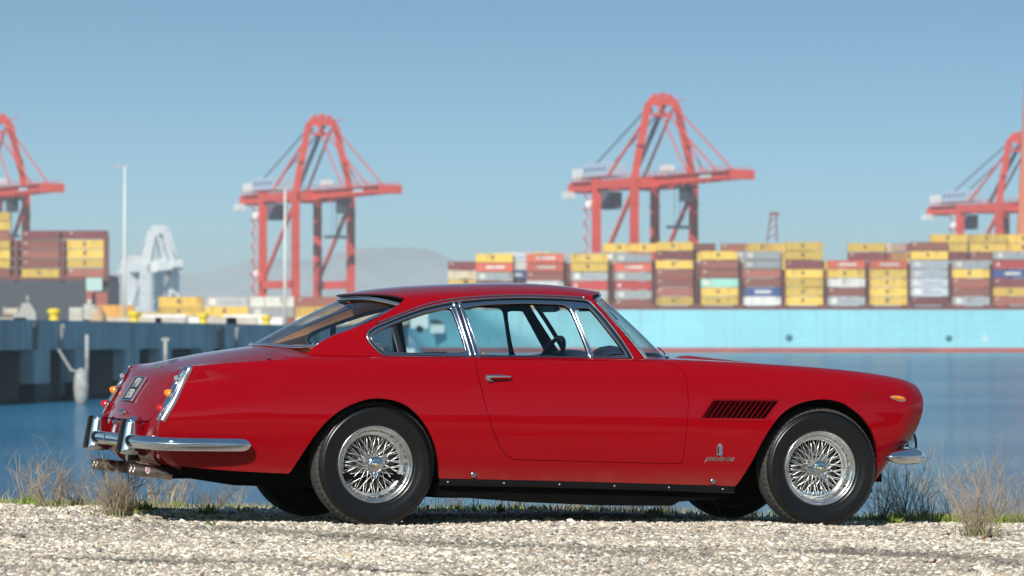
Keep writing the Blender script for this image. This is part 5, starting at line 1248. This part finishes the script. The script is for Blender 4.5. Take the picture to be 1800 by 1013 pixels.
# ================= container ship =================
CC={'yellow':(.80,.52,.075),'brown':(.25,.070,.045),'maroon':(.21,.035,.040),'red':(.55,.050,.040),'orange red':(.74,.13,.06),'grey':(.42,.42,.40),'silver grey':(.50,.53,.55),'white':(.74,.72,.66),'blue':(.03,.08,.27),'pale green':(.33,.62,.50),'beige':(.62,.52,.36),'orange':(.72,.36,.07),'terracotta':(.36,.11,.07)}
def box_paint(name,col):
    m=mat(name,col,.55);t=m.node_tree;b=t.nodes['Principled BSDF'];oi=nd(t,'ShaderNodeObjectInfo');tc=nd(t,'ShaderNodeTexCoord')
    mp=nd(t,'ShaderNodeMapping');mp.inputs['Scale'].default_value=(1,1,.18);ad=nd(t,'ShaderNodeVectorMath',operation='ADD');t.links.new(tc.outputs['Object'],ad.inputs[0])
    cx=nd(t,'ShaderNodeCombineXYZ');mu=nd(t,'ShaderNodeMath',operation='MULTIPLY');mu.inputs[1].default_value=90;t.links.new(oi.outputs['Random'],mu.inputs[0]);t.links.new(mu.outputs[0],cx.inputs[0]);t.links.new(cx.outputs[0],ad.inputs[1]);t.links.new(ad.outputs[0],mp.inputs[0])
    n1=nd(t,'ShaderNodeTexNoise');n1.inputs['Scale'].default_value=.9;n1.inputs['Detail'].default_value=5;t.links.new(mp.outputs[0],n1.inputs['Vector'])
    mr=nd(t,'ShaderNodeMapRange');mr.inputs[1].default_value=.52;mr.inputs[2].default_value=.75;mr.inputs[4].default_value=.75;t.links.new(n1.outputs['Fac'],mr.inputs[0])
    hs=nd(t,'ShaderNodeHueSaturation');hs.inputs['Color'].default_value=(*col,1);vr=nd(t,'ShaderNodeMapRange');vr.inputs[3].default_value=.66;vr.inputs[4].default_value=1.12;t.links.new(oi.outputs['Random'],vr.inputs[0]);t.links.new(vr.outputs[0],hs.inputs['Value'])
    mx=nd(t,'ShaderNodeMix',data_type='RGBA');mx.inputs['B'].default_value=(.20,.10,.06,1);t.links.new(hs.outputs[0],mx.inputs['A']);t.links.new(mr.outputs[0],mx.inputs['Factor']);t.links.new(mx.outputs['Result'],b.inputs['Base Color']);return m
CMT={k:box_paint('container_'+k.replace(' ','_'),v) for k,v in CC.items()}
M['gap']=mat('container_marking',(.10,.07,.05),.6)
M['lash']=mat('lashing_brown',(.17,.035,.028),.6,vary=.2,scale=.2)
def container_mesh(k,L=12.19,Hh=2.74,Wt=2.44,logo=None):
    mb=MB();n=22;xs=np.linspace(-L/2+.25,L/2-.25,n*2+1);V=[];y0=-Wt/2
    for i,x in enumerate(xs):
        d=.0 if (i//1)%2 else .07
        V+= [(x,y0+.04+d,.18),(x,y0+.04+d,Hh-.12)]
    mb.add(V,[(2*i,2*i+2,2*i+3,2*i+1) for i in range(n*2)],0)
    for sx in (-1,1): mb.box((sx*(L/2-.1),0,Hh/2),(.2,Wt,Hh),0)
    mb.box((0,-Wt/2+.06,.09),(L-.4,.12,.18),0);mb.box((0,-Wt/2+.06,Hh-.06),(L-.4,.12,.12),0)
    mb.add([(-L/2,-Wt/2+.1,Hh-.01),(L/2,-Wt/2+.1,Hh-.01),(L/2,Wt/2,Hh-.01),(-L/2,Wt/2,Hh-.01)],[(0,1,2,3)],0)
    mb.add([(-L/2,Wt/2,0),(L/2,Wt/2,0),(L/2,Wt/2,Hh),(-L/2,Wt/2,Hh)],[(3,2,1,0)],0)
    mats=[CMT[k]]
    if k in('yellow',): mb.box((-.5,-Wt/2+.02,Hh*.55),(.9,.04,Hh*.42),1);mats.append(M['gap'])
    if k in('grey','silver grey'): mb.box((-L/2+2.2,-Wt/2+.02,Hh*.52),(1.9,.04,Hh*.6),1);mb.box((1.2,-Wt/2+.02,Hh*.42),(6,.04,Hh*.16),2);mats+=[CMT['white'],mat('blue_print',(.25,.33,.42),.6)]
    if k in('orange red',): mb.box((.3,-Wt/2+.02,Hh*.5),(6.2,.04,Hh*.28),1);mats.append(CMT['white'])
    if k=='red': mb.box((-L/2+1.6,-Wt/2+.02,Hh*.5),(.9,.04,Hh*.4),1);mats.append(CMT['white'])
    if k=='blue': mb.box((.2,-Wt/2+.02,Hh*.5),(5.2,.04,Hh*.34),1);mats.append(CMT['white'])
    if k in('brown','terracotta','maroon'): mb.box((-L/2+1.3,-Wt/2+.02,Hh*.72),(.9,.04,Hh*.2),1);mats.append(CMT['beige'])
    if k=='pale green': mb.box((-L/2+1.9,-Wt/2+.02,Hh*.5),(1.8,.04,Hh*.6),1);mats.append(CMT['white'])
    return mb.mesh('container',mats)
CM={k:container_mesh(k) for k in CC}
ORD=['bottom','second','third','fourth','fifth','sixth','seventh','eighth','ninth']
def container(k,x,y,z,lb,grp,sx=1,rz=0):
    o=bpy.data.objects.new('shipping_container',CM[k]);C.objects.link(o);o.location=(x,y,z);o.scale=(sx,1,1);o.rotation_euler=(0,0,rz);tag(o,lb,'container',grp);return o
SD=1256.;PXM=6750/SD;DK=zz_(545,SD)
TH=2.985
cz0=zz_(536,SD)-.1
A_={'Y':'yellow','B':'brown','M':'maroon','R':'red','O':'orange red','G':'grey','S':'silver grey','W':'white','U':'blue','P':'pale green','T':'terracotta','E':'beige'}
bays=[(869,'MGGOYY'.replace('GGOYY','BGOY')+''),(958,'SBOO'),(1036,'GRGYY'),(1113,'GRGOG'),(1186,'YBBTYMY'),(1265,'YYPBTY'),(1340,'WUBTGG'),(1414,'YYYYMYY'),(1488,'GBWYO'),(1562,'YYYYO'),(1634,'MSSSSYB'),(1707,'GTTYG'),(1779,'TYMURG'),(1852,'BYGYTRY'),(1925,'YYBGTO')]
bays[0]=(869,'YGBGOY'[:6]);bays[1]=(958,'YGWBOO');bays[2]=(1036,'YGRGYY');bays[3]=(1113,'BGRGOG');bays[4]=(1186,'YTBBYMY')
ordn=['first','second','third','fourth','fifth','sixth','seventh','eighth','ninth','tenth','eleventh','twelfth','thirteenth','fourteenth','fifteenth','sixteenth','seventeenth','eighteenth','nineteenth','twentieth','twenty-first','twenty-second','twenty-third','twenty-fourth']
for bi,(u_,col) in enumerate(bays):
    x=at(u_,SD)
    # stacks whose lowest containers start a little lower keep to the tier grid
    n5=len(col)
    for ti,cch in enumerate(col):
        z=cz0+ti*TH-(.9 if n5==6 and bi<4 else 0)-(TH if n5==7 and bi==99 else 0)
        container(A_[cch],x,SD+1.3,z,f'{A_[cch]} container, {ORD[ti]} from the deck in the {ordn[bi]} front stack from the bow','containers stacked on the blue ship')
# stacks further inboard, only their upper tiers show over or between the front ones
rr=random.Random(4)
inb=[(820,1,5,'MEYR'),(850,2,5,'RGB'),(903,1,6,'SWU'),(945,2,6,'YWE'),(1000,2,6,'SGW'),(1045,2,6,'GWS'),(1092,2,7,'YG'),(1135,2,7,'YR'),(1225,2,7,'BYG'),(1262,3,6,'EMB'),(1300,2,7,'TSY'),(1342,1,7,'YY'),(1395,1,7,'YYY'),(1440,1,5,'YBY'),(1523,1,7,'YMB'),(1560,2,7,'EBY'),(1600,2,7,'MYS'),(1668,1,8,'YYM'),(1690,3,8,'YY'),(1737,1,8,'YYB'),(1762,3,8,'YY'),(1800,2,8,'YY'),(1835,1,8,'YY')]
for j,(u_,row,topt,cs) in enumerate(inb):
    D=SD+1.3+row*2.6
    for q in range(3):
        ti=topt-1-q;cch=cs[q%len(cs)]
        container(A_[cch],at(u_,D),D,cz0+ti*TH-.35,f'{A_[cch]} inboard container, {ORD[ti]} tier of {ordn[j]} rear stack','containers stacked inboard on the blue ship',sx=1)
# hull
def hull_paint(name,col):
    m=mat(name,col,.45);t=m.node_tree;b=t.nodes['Principled BSDF'];tc=nd(t,'ShaderNodeTexCoord');mp=nd(t,'ShaderNodeMapping');mp.inputs['Scale'].default_value=(.9,1,.05);t.links.new(tc.outputs['Object'],mp.inputs[0])
    n1=nd(t,'ShaderNodeTexNoise');n1.inputs['Scale'].default_value=.6;n1.inputs['Detail'].default_value=7;t.links.new(mp.outputs[0],n1.inputs['Vector']);mr=nd(t,'ShaderNodeMapRange');mr.inputs[1].default_value=.50;mr.inputs[2].default_value=.80;mr.inputs[4].default_value=.42;t.links.new(n1.outputs['Fac'],mr.inputs[0])
    n2=nd(t,'ShaderNodeTexNoise');n2.inputs['Scale'].default_value=.03;n2.inputs['Detail'].default_value=3;t.links.new(tc.outputs['Object'],n2.inputs['Vector']);hs=nd(t,'ShaderNodeHueSaturation');hs.inputs['Color'].default_value=(*col,1);v=nd(t,'ShaderNodeMapRange');v.inputs[1].default_value=.3;v.inputs[2].default_value=.7;v.inputs[3].default_value=.9;v.inputs[4].default_value=1.06;t.links.new(n2.outputs['Fac'],v.inputs[0]);t.links.new(v.outputs[0],hs.inputs['Value'])
    # plate seams
    br=nd(t,'ShaderNodeTexBrick');br.inputs['Scale'].default_value=.1;br.inputs['Mortar Size'].default_value=.012;br.inputs['Color1'].default_value=(1,1,1,1);br.inputs['Color2'].default_value=(.97,.97,.97,1);br.inputs['Mortar'].default_value=(.86,.86,.86,1);m2=nd(t,'ShaderNodeMapping');m2.inputs['Rotation'].default_value=(math.radians(90),0,0);t.links.new(tc.outputs['Object'],m2.inputs[0]);t.links.new(m2.outputs[0],br.inputs['Vector'])
    ml=nd(t,'ShaderNodeMix',data_type='RGBA');ml.blend_type='MULTIPLY';ml.inputs['Factor'].default_value=1;t.links.new(hs.outputs[0],ml.inputs['A']);t.links.new(br.outputs['Color'],ml.inputs['B'])
    mx=nd(t,'ShaderNodeMix',data_type='RGBA');mx.inputs['B'].default_value=(.22,.30,.28,1);t.links.new(ml.outputs['Result'],mx.inputs['A']);t.links.new(mr.outputs[0],mx.inputs['Factor']);t.links.new(mx.outputs['Result'],b.inputs['Base Color']);return m
M['hull']=hull_paint('ship_blue',(.27,.63,.70))
M['boot']=mat('boot_red',(.42,.085,.06),.6,vary=.3,scale=.08)
SHIP=empty('container_ship',(0,SD,WATER),0,'huge container ship with a pale blue hull and red waterline behind the car','ship')
def hullpt(x,z):
    """half outline: x from the bow, near side y"""
    f=(z-WATER)/(DK-WATER);xb=at(738,SD)-9.5*f-1.5*f*f
    d=max(0,x-xb);b=22.5*min(1,(d/(46-20*f)))**.55 if d>0 else 0
    return b
xsu=np.concatenate([np.linspace(0,46,24),np.linspace(50,360,12)])
zs=[WATER-.4,WATER+.9,WATER+1.7,WATER+1.72,WATER+4,WATER+7,WATER+10,DK,DK+.001]
def hull_mesh(z_list,mi):
    mb=MB();V=[];nz=len(z_list)
    for z in z_list:
        f=(z-WATER)/(DK-WATER);xb=at(738,SD)-9.5*f-1.5*f*f
        for dx in xsu: V.append((xb+dx,(22.5-22.5*min(1,(dx/(46-20*f)))**.55),z-WATER))
    n=len(xsu);mb.add(V,[(k*n+i,k*n+i+1,(k+1)*n+i+1,(k+1)*n+i) for k in range(nz-1) for i in range(n-1)],mi,True)
    V2=[(v[0],45-v[1],v[2]) for v in V];mb.add(V2,[(k*n+i,(k+1)*n+i,(k+1)*n+i+1,k*n+i+1) for k in range(nz-1) for i in range(n-1)],mi,True)
    return mb,V,V2
mb,V,V2=hull_mesh([WATER+1.6,WATER+4,WATER+7,WATER+10,DK],0);n=len(xsu)
k0=4*n;mb.add([V[k0+i] for i in range(n)]+[V2[k0+i] for i in range(n)],[(i,i+1,n+i+1,n+i) for i in range(n-1)],0);obj('hull',mb,M['hull'],SHIP)
mb,_,_=hull_mesh([WATER-.5,WATER+.8,WATER+1.6],0);obj('boot_top',mb,M['boot'],SHIP)
mb=MB();mb.box((at(2500,SD)/2+at(850,SD)/2,.8,DK-WATER+.6),(at(2500,SD)-at(850,SD),1.4,1.2));obj('hatch_coaming',mb,M['lash'],SHIP)
mb=MB()
gaps=[818]+[(bays[i][0]+bays[i+1][0])/2 for i in range(len(bays)-1)]
for u_ in gaps:
    mb.box((at(u_,SD),4.2,(cz0+4.6*TH+DK)/2-WATER),(4.5,1.0,(cz0+4.6*TH-DK)),0);mb.box((at(u_,SD),1.3,(cz0+3*TH+DK)/2-WATER),(.5,2.2,(cz0+3*TH-DK)),0)
    mb.box((at(u_,SD),1.3,DK-WATER+1.4),(2.2,2.3,1.6),0)
obj('lashing_bridges',mb,M['lash'],SHIP);bpy.data.objects['lashing_bridges']['kind']='stuff'
for u_,v_,r_,m_ in ((1387,594,1.2,'dark'),(1668,595,1.1,'dark')):
    mb=MB();mb.lathe([(0,-.04),(r_,-.04),(r_,.3)],16,'y');obj('hull_opening',mb,mat('opening_teal',(.02,.16,.20),.6),SHIP,loc=(at(u_,SD),-.02,zz_(v_,SD)-WATER))
mb=MB();mb.add(*[(lambda me:([tuple(v.co) for v in me.vertices],[tuple(p.vertices) for p in me.polygons]))(text_mesh('6',4.2,.05))][0]);
for i in range(1): mb.v[0]=mb.v[0][:,[0,2,1]]
obj('draught_mark',mb,M['offwhite'],SHIP,loc=(at(1732,SD),-.12,zz_(594,SD)-WATER))
mb=MB();mb.box((0,0,1.8),(4.6,.5,1.6),1);mb.box((0,0,-.4),(4.6,.5,2.8),0);obj('pilot_door',mb,[M['offwhite'],M['dark']],SHIP,loc=(at(768,SD),8.0,zz_(576,SD)-WATER))
mb=MB();a=(0,0,0)
for s_ in (-1,1): mb.beam((s_*1.6,0,0),(s_*.9+.6,0,9),.5,.5)
for k in range(3): mb.beam((-1.4+k*.5,0,1+k*2.8),(1.6-.2*k,0,2.5+k*2.8),.3,.3)
mb.box((.8,0,9.2),(3.2,.6,1.0));o=obj('ship_mast',mb,mat('mast_maroon',(.22,.05,.07),.6),loc=(at(1357,SD+12),SD+12,zz_(425,SD+12)));tag(o,'small dark maroon lattice mast above the yellow containers','mast')

# ================= dark ship on the left =================
D2=1235.;M['navy']=mat('navy_hull',(.018,.026,.042),.5)
S2=empty('container_ship',(0,D2,WATER),0,'dark navy container ship behind the wharf at the left','ship')
mb=MB();mb.prism([(at(-160,D2),-2),(at(186,D2),-2),(at(191,D2),zz_(540,D2)-WATER),(at(191,D2),zz_(494,D2)-WATER),(at(118,D2),zz_(493,D2)-WATER),(at(-160,D2),zz_(492,D2)-WATER)],0,34);obj('hull',mb,M['navy'],S2,recalc=True)
mb=MB();mb.box((at(40,D2),17,zz_(489,D2)-WATER),(at(190,D2)-at(-110,D2),33,2.0));mb.box((at(186,D2),1.2,zz_(460,D2)-WATER),(1.6,2.4,zz_(415,D2)-zz_(505,D2)));mb.box((at(110,D2),1.2,zz_(460,D2)-WATER),(1.2,2.4,zz_(430,D2)-zz_(505,D2)));mb.box((at(28,D2),1.2,zz_(460,D2)-WATER),(1.2,2.4,zz_(430,D2)-zz_(505,D2)));obj('deck_structure',mb,M['lash'],S2)
mb=MB();mb.box((at(166,D2),-.4,zz_(500,D2)-WATER),(at(180,D2)-at(152,D2),1,zz_(490,D2)-zz_(513,D2)));obj('stern_panel',mb,mat('pale_teal_panel',(.42,.58,.54),.5),S2)
mb=MB();mb.box((at(176,D2),-.3,zz_(528,D2)-WATER),(5,1,5));mb.box((at(160,D2),-.3,zz_(520,D2)-WATER),(3,1,8));obj('stern_equipment',mb,M['boot'],S2)
t2=3.05
def stack2(u_,vb,s,D,nm,sx=1):
    for i,cch in enumerate(s): container(A_[cch],at(u_,D),D,zz_(vb,D)+i*t2,f'{A_[cch]} container, {ORD[i]} up in the {nm} on the dark ship','containers stacked on the dark ship',sx=sx)
stack2(152,487,'TYYYM',D2+1.3,'right-hand front stack')
stack2(72,488,'YBTBM',D2+1.3,'middle front stack')
stack2(-15,488,'BYYYTYY',D2+1.3,'leftmost front stack')
stack2(112,487,'BMBTM',D2+4.2,'stack behind the second gap')
stack2(34,487,'TBMB',D2+4.2,'stack behind the first gap')
stack2(72,487,'MBMYM',D2+7,'middle stack further inboard')
stack2(157,487,'BBMBB',D2+6.9,'right-hand stack inboard')
stack2(-20,470,'BBYYB',D2+6,'left-hand stack inboard')

# ================= quay cranes =================
M['crane']=mat('crane_red',(.74,.085,.055),.5,vary=.12,scale=.2)
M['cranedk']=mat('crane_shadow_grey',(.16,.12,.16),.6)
M['house']=mat('machinery_pale_blue',(.40,.52,.64),.5)
M['cwhite']=mat('crane_white',(.74,.75,.74),.5,vary=.06,scale=.1)
M['cab']=mat('cab_dark',(.05,.07,.09),.3)
def crane(name,loc,rz,red,lb,cat='crane',sc=1,grp='red ship-to-shore cranes',tmpl=None,th=1.0,tip=72,white=False):
    R=empty(name,loc,rz,lb,cat,grp);R.scale=(sc,)*3
    if tmpl is not None:
        for ch in tmpl.children:
            c=ch.copy();C.objects.link(c);c.parent=R
            for g in ch.children: d=g.copy();C.objects.link(d);d.parent=c
        return R
    P=lambda nm,mb,m=red,par=None:obj(nm,mb,m,par or R)
    G,S=25,12;AZ=80.5;hd_=M['cwhite'] if white else M['house'];dk_=M['cwhite'] if white else M['cranedk']
    def B(mb,a,b,w,h): mb.beam(a,b,w*th,h*th)
    for x in (0,G):
        for y in (-S,S):
            mb=MB();B(mb,(x,y,1.5),(x,y,55),2.4,2.4);mb.box((x,y,1.0),(3.2,7,1.6))
            for k in range(4): mb.box((x,y,10+k*12),(2.7*th,2.7*th,.5))
            P('leg',mb)
    for y in (-S,S):
        mb=MB();B(mb,(0,y,20),(G,y,20),2.4,3.0);P('portal_beam',mb)
        mb=MB();B(mb,(1,y,22),(G-1,y,50),1.1,1.1);P('brace',mb)
        mb=MB();B(mb,(0,y,53),(G,y,53),2.2,2.8);P('upper_beam',mb)
    for x in (0,G):
        mb=MB();B(mb,(x,-S,53),(x,S,53),2.4,3.2);P('cross_beam',mb)
        mb=MB();B(mb,(x,-S,6),(x,S,6),2,2.6);P('sill_beam',mb)
    for y in (-3.6,3.6):
        mb=MB();B(mb,(-30,y,53.5),(G+4,y,53.5),1.5,3.6);B(mb,(G+4,y,53.6),(tip,y,54.4),1.4,2.9);P('boom_girder',mb)
        # walkway rail along the boom
        mb=MB();yy=y*1.45;B(mb,(-28,yy,56.4),(tip,yy,57.1),.16,.16)
        for k in range(-28,tip,4): mb.beam((k,yy,54.8),(k,yy,56.9),.14,.14)
        mb.beam((-28,yy,54.9),(tip,yy,55.5),1.0,.15);P('boom_walkway',mb)
    mb=MB()
    for k in range(-28,tip,5): mb.box((k,0,53.6+(max(0,k-29)*.018)),(.6,7.2,1.2));mb.beam((k,-3.4,53.6),(k+5,3.4,53.6),.3,.3)
    mb.box((tip+1,0,54.2),(3.5,8.6,3.2));mb.box((-30,0,53),(3.5,9,3.2));P('boom_ties',mb)
    mb=MB();mb.box((tip-14,-4.5,54.4),(7,.2,1.6));P('boom_name_plate',mb,M['cwhite'])
    for y in (-1,1):
        mb=MB();pts=[(G,y*S,54),(G-.3,y*S*.84,63),(G-.6,y*S*.66,71),(G-1,y*S*.50,AZ-1),(G-1,y*S*.34,AZ+.6)]
        for a,b in zip(pts,pts[1:]): B(mb,a,b,1.9,1.9)
        mb.box((G,y*S*.80,66),(3.6,2.8,.25));mb.beam((G+1.6,y*S*.8,66),(G+1.6,y*S*.8,67.6),.15,.15);P('mast_leg',mb)
    mb=MB();B(mb,(G-1,-S*.40,AZ+.6),(G-1,S*.40,AZ+.6),2.4,2.6);mb.box((G-1,-3,AZ+2.3),(2.2,1.2,1.6));mb.box((G-1,3,AZ+2.3),(2.2,1.2,1.6));mb.box((G-1,0,AZ+2.8),(2.2,1.4,1.6));mb.beam((G-1,4.5,AZ+1),(G-1,9,AZ+1.8),.7,.4);mb.beam((G-1,-4,AZ-4),(G-1,4,AZ-4),1.1,1.1);P('mast_head',mb)
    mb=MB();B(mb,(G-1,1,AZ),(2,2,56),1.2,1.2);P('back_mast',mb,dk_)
    for y in (-3.4,3.4):
        for x,w_ in ((tip-9,.42),(tip-27,.38)):
            mb=MB();mb.beam((G-1,y*.9,AZ+1),(x,y,56.0),w_*th,w_*th);P('fore_stay',mb)
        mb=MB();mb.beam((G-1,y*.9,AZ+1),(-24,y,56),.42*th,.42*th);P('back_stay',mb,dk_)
        mb=MB();mb.beam((G-1,y*1.2,AZ-2),(0,y*2.2,56),.7,.7);P('inner_stay',mb)
    mb=MB();mb.box((-14,0,58.9),(17,8,4.6));mb.box((-14,0,61.4),(15,6.6,.5))
    for k in range(5): mb.box((-20+k*3,-4.05,59.2),(1.2,.12,1.1),1)
    P('machinery_house',mb,[hd_,M['cab']])
    mb=MB();mb.box((-27.5,0,58.0),(6.5,7,3.6));mb.box((-30.5,-5,50.5),(4.5,3,2.6));P('electrical_house',mb,M['cwhite'])
    mb=MB();mb.box((G+14,0,48.5),(4,3.2,4.4));mb.box((G+14,0,51.2),(6,6,1));P('operator_cab',mb,M['cab'])
    mb=MB()
    for a in ((-1.5,-1),(1.5,-1),(-1.5,1),(1.5,1)): mb.beam((G+10+a[0],a[1],51),(G+10+a[0],a[1],38),.12,.12)
    mb.box((G+10,0,37.6),(3,9,1.0));P('spreader',mb,M['cab'])
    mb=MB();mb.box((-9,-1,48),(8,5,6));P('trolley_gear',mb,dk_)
    for z_,r_ in ((46,1.8),(24,1.6)):
        mb=MB();mb.lathe([(0,-.4),(r_,-.4),(r_,.4),(0,.4)],16,'x',(-1.8,-S-1.6,z_));P('cable_drum',mb,M['cwhite'])
    mb=MB();mb.box((G-1,2,58.2),(4.5,3,2.2));P('mast_cabin',mb,M['cwhite'])
    mb=MB()
    for k in range(9): 
        z=6+k*5.2;mb.beam((-2.2,-S-1.8,z),(-2.2,-S-3.6,z+2.4),.5,.3);mb.beam((-2.2,-S-3.6,z+2.4),(-2.2,-S-1.8,z+5),.5,.3);mb.box((-2.2,-S-3.4,z+2.5),(1.6,1.4,.2))
    P('stair_tower',mb)
    for c in R.children:
        if c.name.split('.')[0] in ('stair_tower','boom_ties','boom_walkway','spreader'): c['kind']='stuff'
    return R
def crane_at(um,D,phi): return (at(um,D),D,TOPZ-.2)
c3=crane('quay_crane',(at(1100,1340),1340,TOPZ),math.radians(-60),M['crane'],'large red quay crane behind the ship above the front wheel side of the car')
crane('quay_crane',(at(510,1462),1462,TOPZ),math.radians(-57),M['crane'],'red quay crane standing just left of the car roof',tmpl=c3)
crane('quay_crane',(at(-55,1450),1450,TOPZ),math.radians(-58),M['crane'],'red quay crane cut by the left edge, boom above the dark ship',tmpl=c3)
crane('quay_crane',(at(1728,1585),1585,TOPZ),math.radians(-58),M['crane'],'red quay crane at the right edge behind yellow containers',tmpl=c3)
# white crane far off
cw=crane('quay_crane',(at(254,1900),1900,TOPZ),math.radians(-58),M['cwhite'],'small white quay crane in the hazy distance at the left',grp=None,sc=.66,th=2.5,tip=52,white=True)
mb=MB();mb.beam((0,0,0),(1.2,0,66),2.6,2.6);mb.beam((4.5,0,0),(4.0,0,66),1.6,1.6)
for k in range(11): mb.beam((.2,0,k*6),(4.2,0,k*6+5),.7,.7)
o=obj('raised_boom',mb,mat('boom_orange',(.62,.16,.06),.5),loc=(at(1793,1500),1500,zz_(400,1500)-6));tag(o,'raised orange boom rising at the extreme right edge','boom');o.rotation_euler=(0,math.radians(2),0)

# ================= terminal stacks behind the wharf =================
def terminal(u0,u1,D,vb,rows,seed,nm):
    r=random.Random(seed);step=12.6*6750/D;u_=u0;k=0
    while u_<u1:
        for t__ in range(rows):
            col=r.choice(['yellow','orange','yellow','terracotta','orange red','yellow','beige','grey','white']);
            if t__==rows-1 and r.random()<.2: continue
            container(col,at(u_,D),D,TOPZ+t__*2.76,f'{col} container, {ORD[t__]} up in the {ordn[k]} column of the {nm}','containers stacked on the terminal')
        u_+=step;k+=1
terminal(196,222,1010,0,3,2,'stack by the lamp post')
terminal(318,640,1060,0,4,3,'stack behind the left crane')
terminal(260,420,900,0,2,5,'stack by the white crane')
terminal(640,720,1000,0,3,6,'stack behind the quarter window')
def truck(u_,D,c,lb):
    mb=MB();mb.box((0,0,2.4),(8,2.4,2.6),0);mb.box((5.6,0,1.9),(2.4,2.4,2.6),1);mb.box((0,0,.9),(9,2,.4),2)
    for x in (-3,-1.8,3,5.6): mb.lathe([(0,-1.2),(.5,-1.2),(.5,1.2),(0,1.2)],14,'y',(x,0,.5),mi=2)
    o=obj('yard_truck',mb,[c,M['cwhite'],M['dark']],loc=(at(u_,D),D,TOPZ));tag(o,lb,'truck','trucks on the terminal')
truck(290,700,M['cwhite'],'white box truck on the terminal right of the white crane')
truck(345,740,CMT['grey'],'grey yard truck on the terminal beside the third bollard')
truck(432,700,CMT['white'],'pale truck parked by the leg of the left red crane')
truck(665,520,CMT['beige'],'pale truck on the terminal seen through the quarter window')
mb=MB();mb.box((0,0,.8),(8,4,1.6),0);mb.box((-.5,0,2.2),(4,3,1.6),0);mb.box((0,0,.2),(9,4.4,.8),1);o=obj('work_boat',mb,[M['cwhite'],M['navy']],loc=(at(706,430),430,WATER));tag(o,'small dark-hulled work boat seen through the quarter window','boat')
# ================= haze =================
hz_=MB();hz_.box((0,6250,95),(16400,13600,210));hm=bpy.data.materials.new('haze');hm.use_nodes=True;t=hm.node_tree;t.nodes.clear()
pv=nd(t,'ShaderNodeVolumePrincipled');pv.inputs['Color'].default_value=(.93,.97,.97,1);pv.inputs['Density'].default_value=HAZE;pv.inputs['Anisotropy'].default_value=0;ou=nd(t,'ShaderNodeOutputMaterial');t.links.new(pv.outputs[0],ou.inputs['Volume'])
if HAZE>0: tag(obj('haze',hz_,hm),kind='stuff')
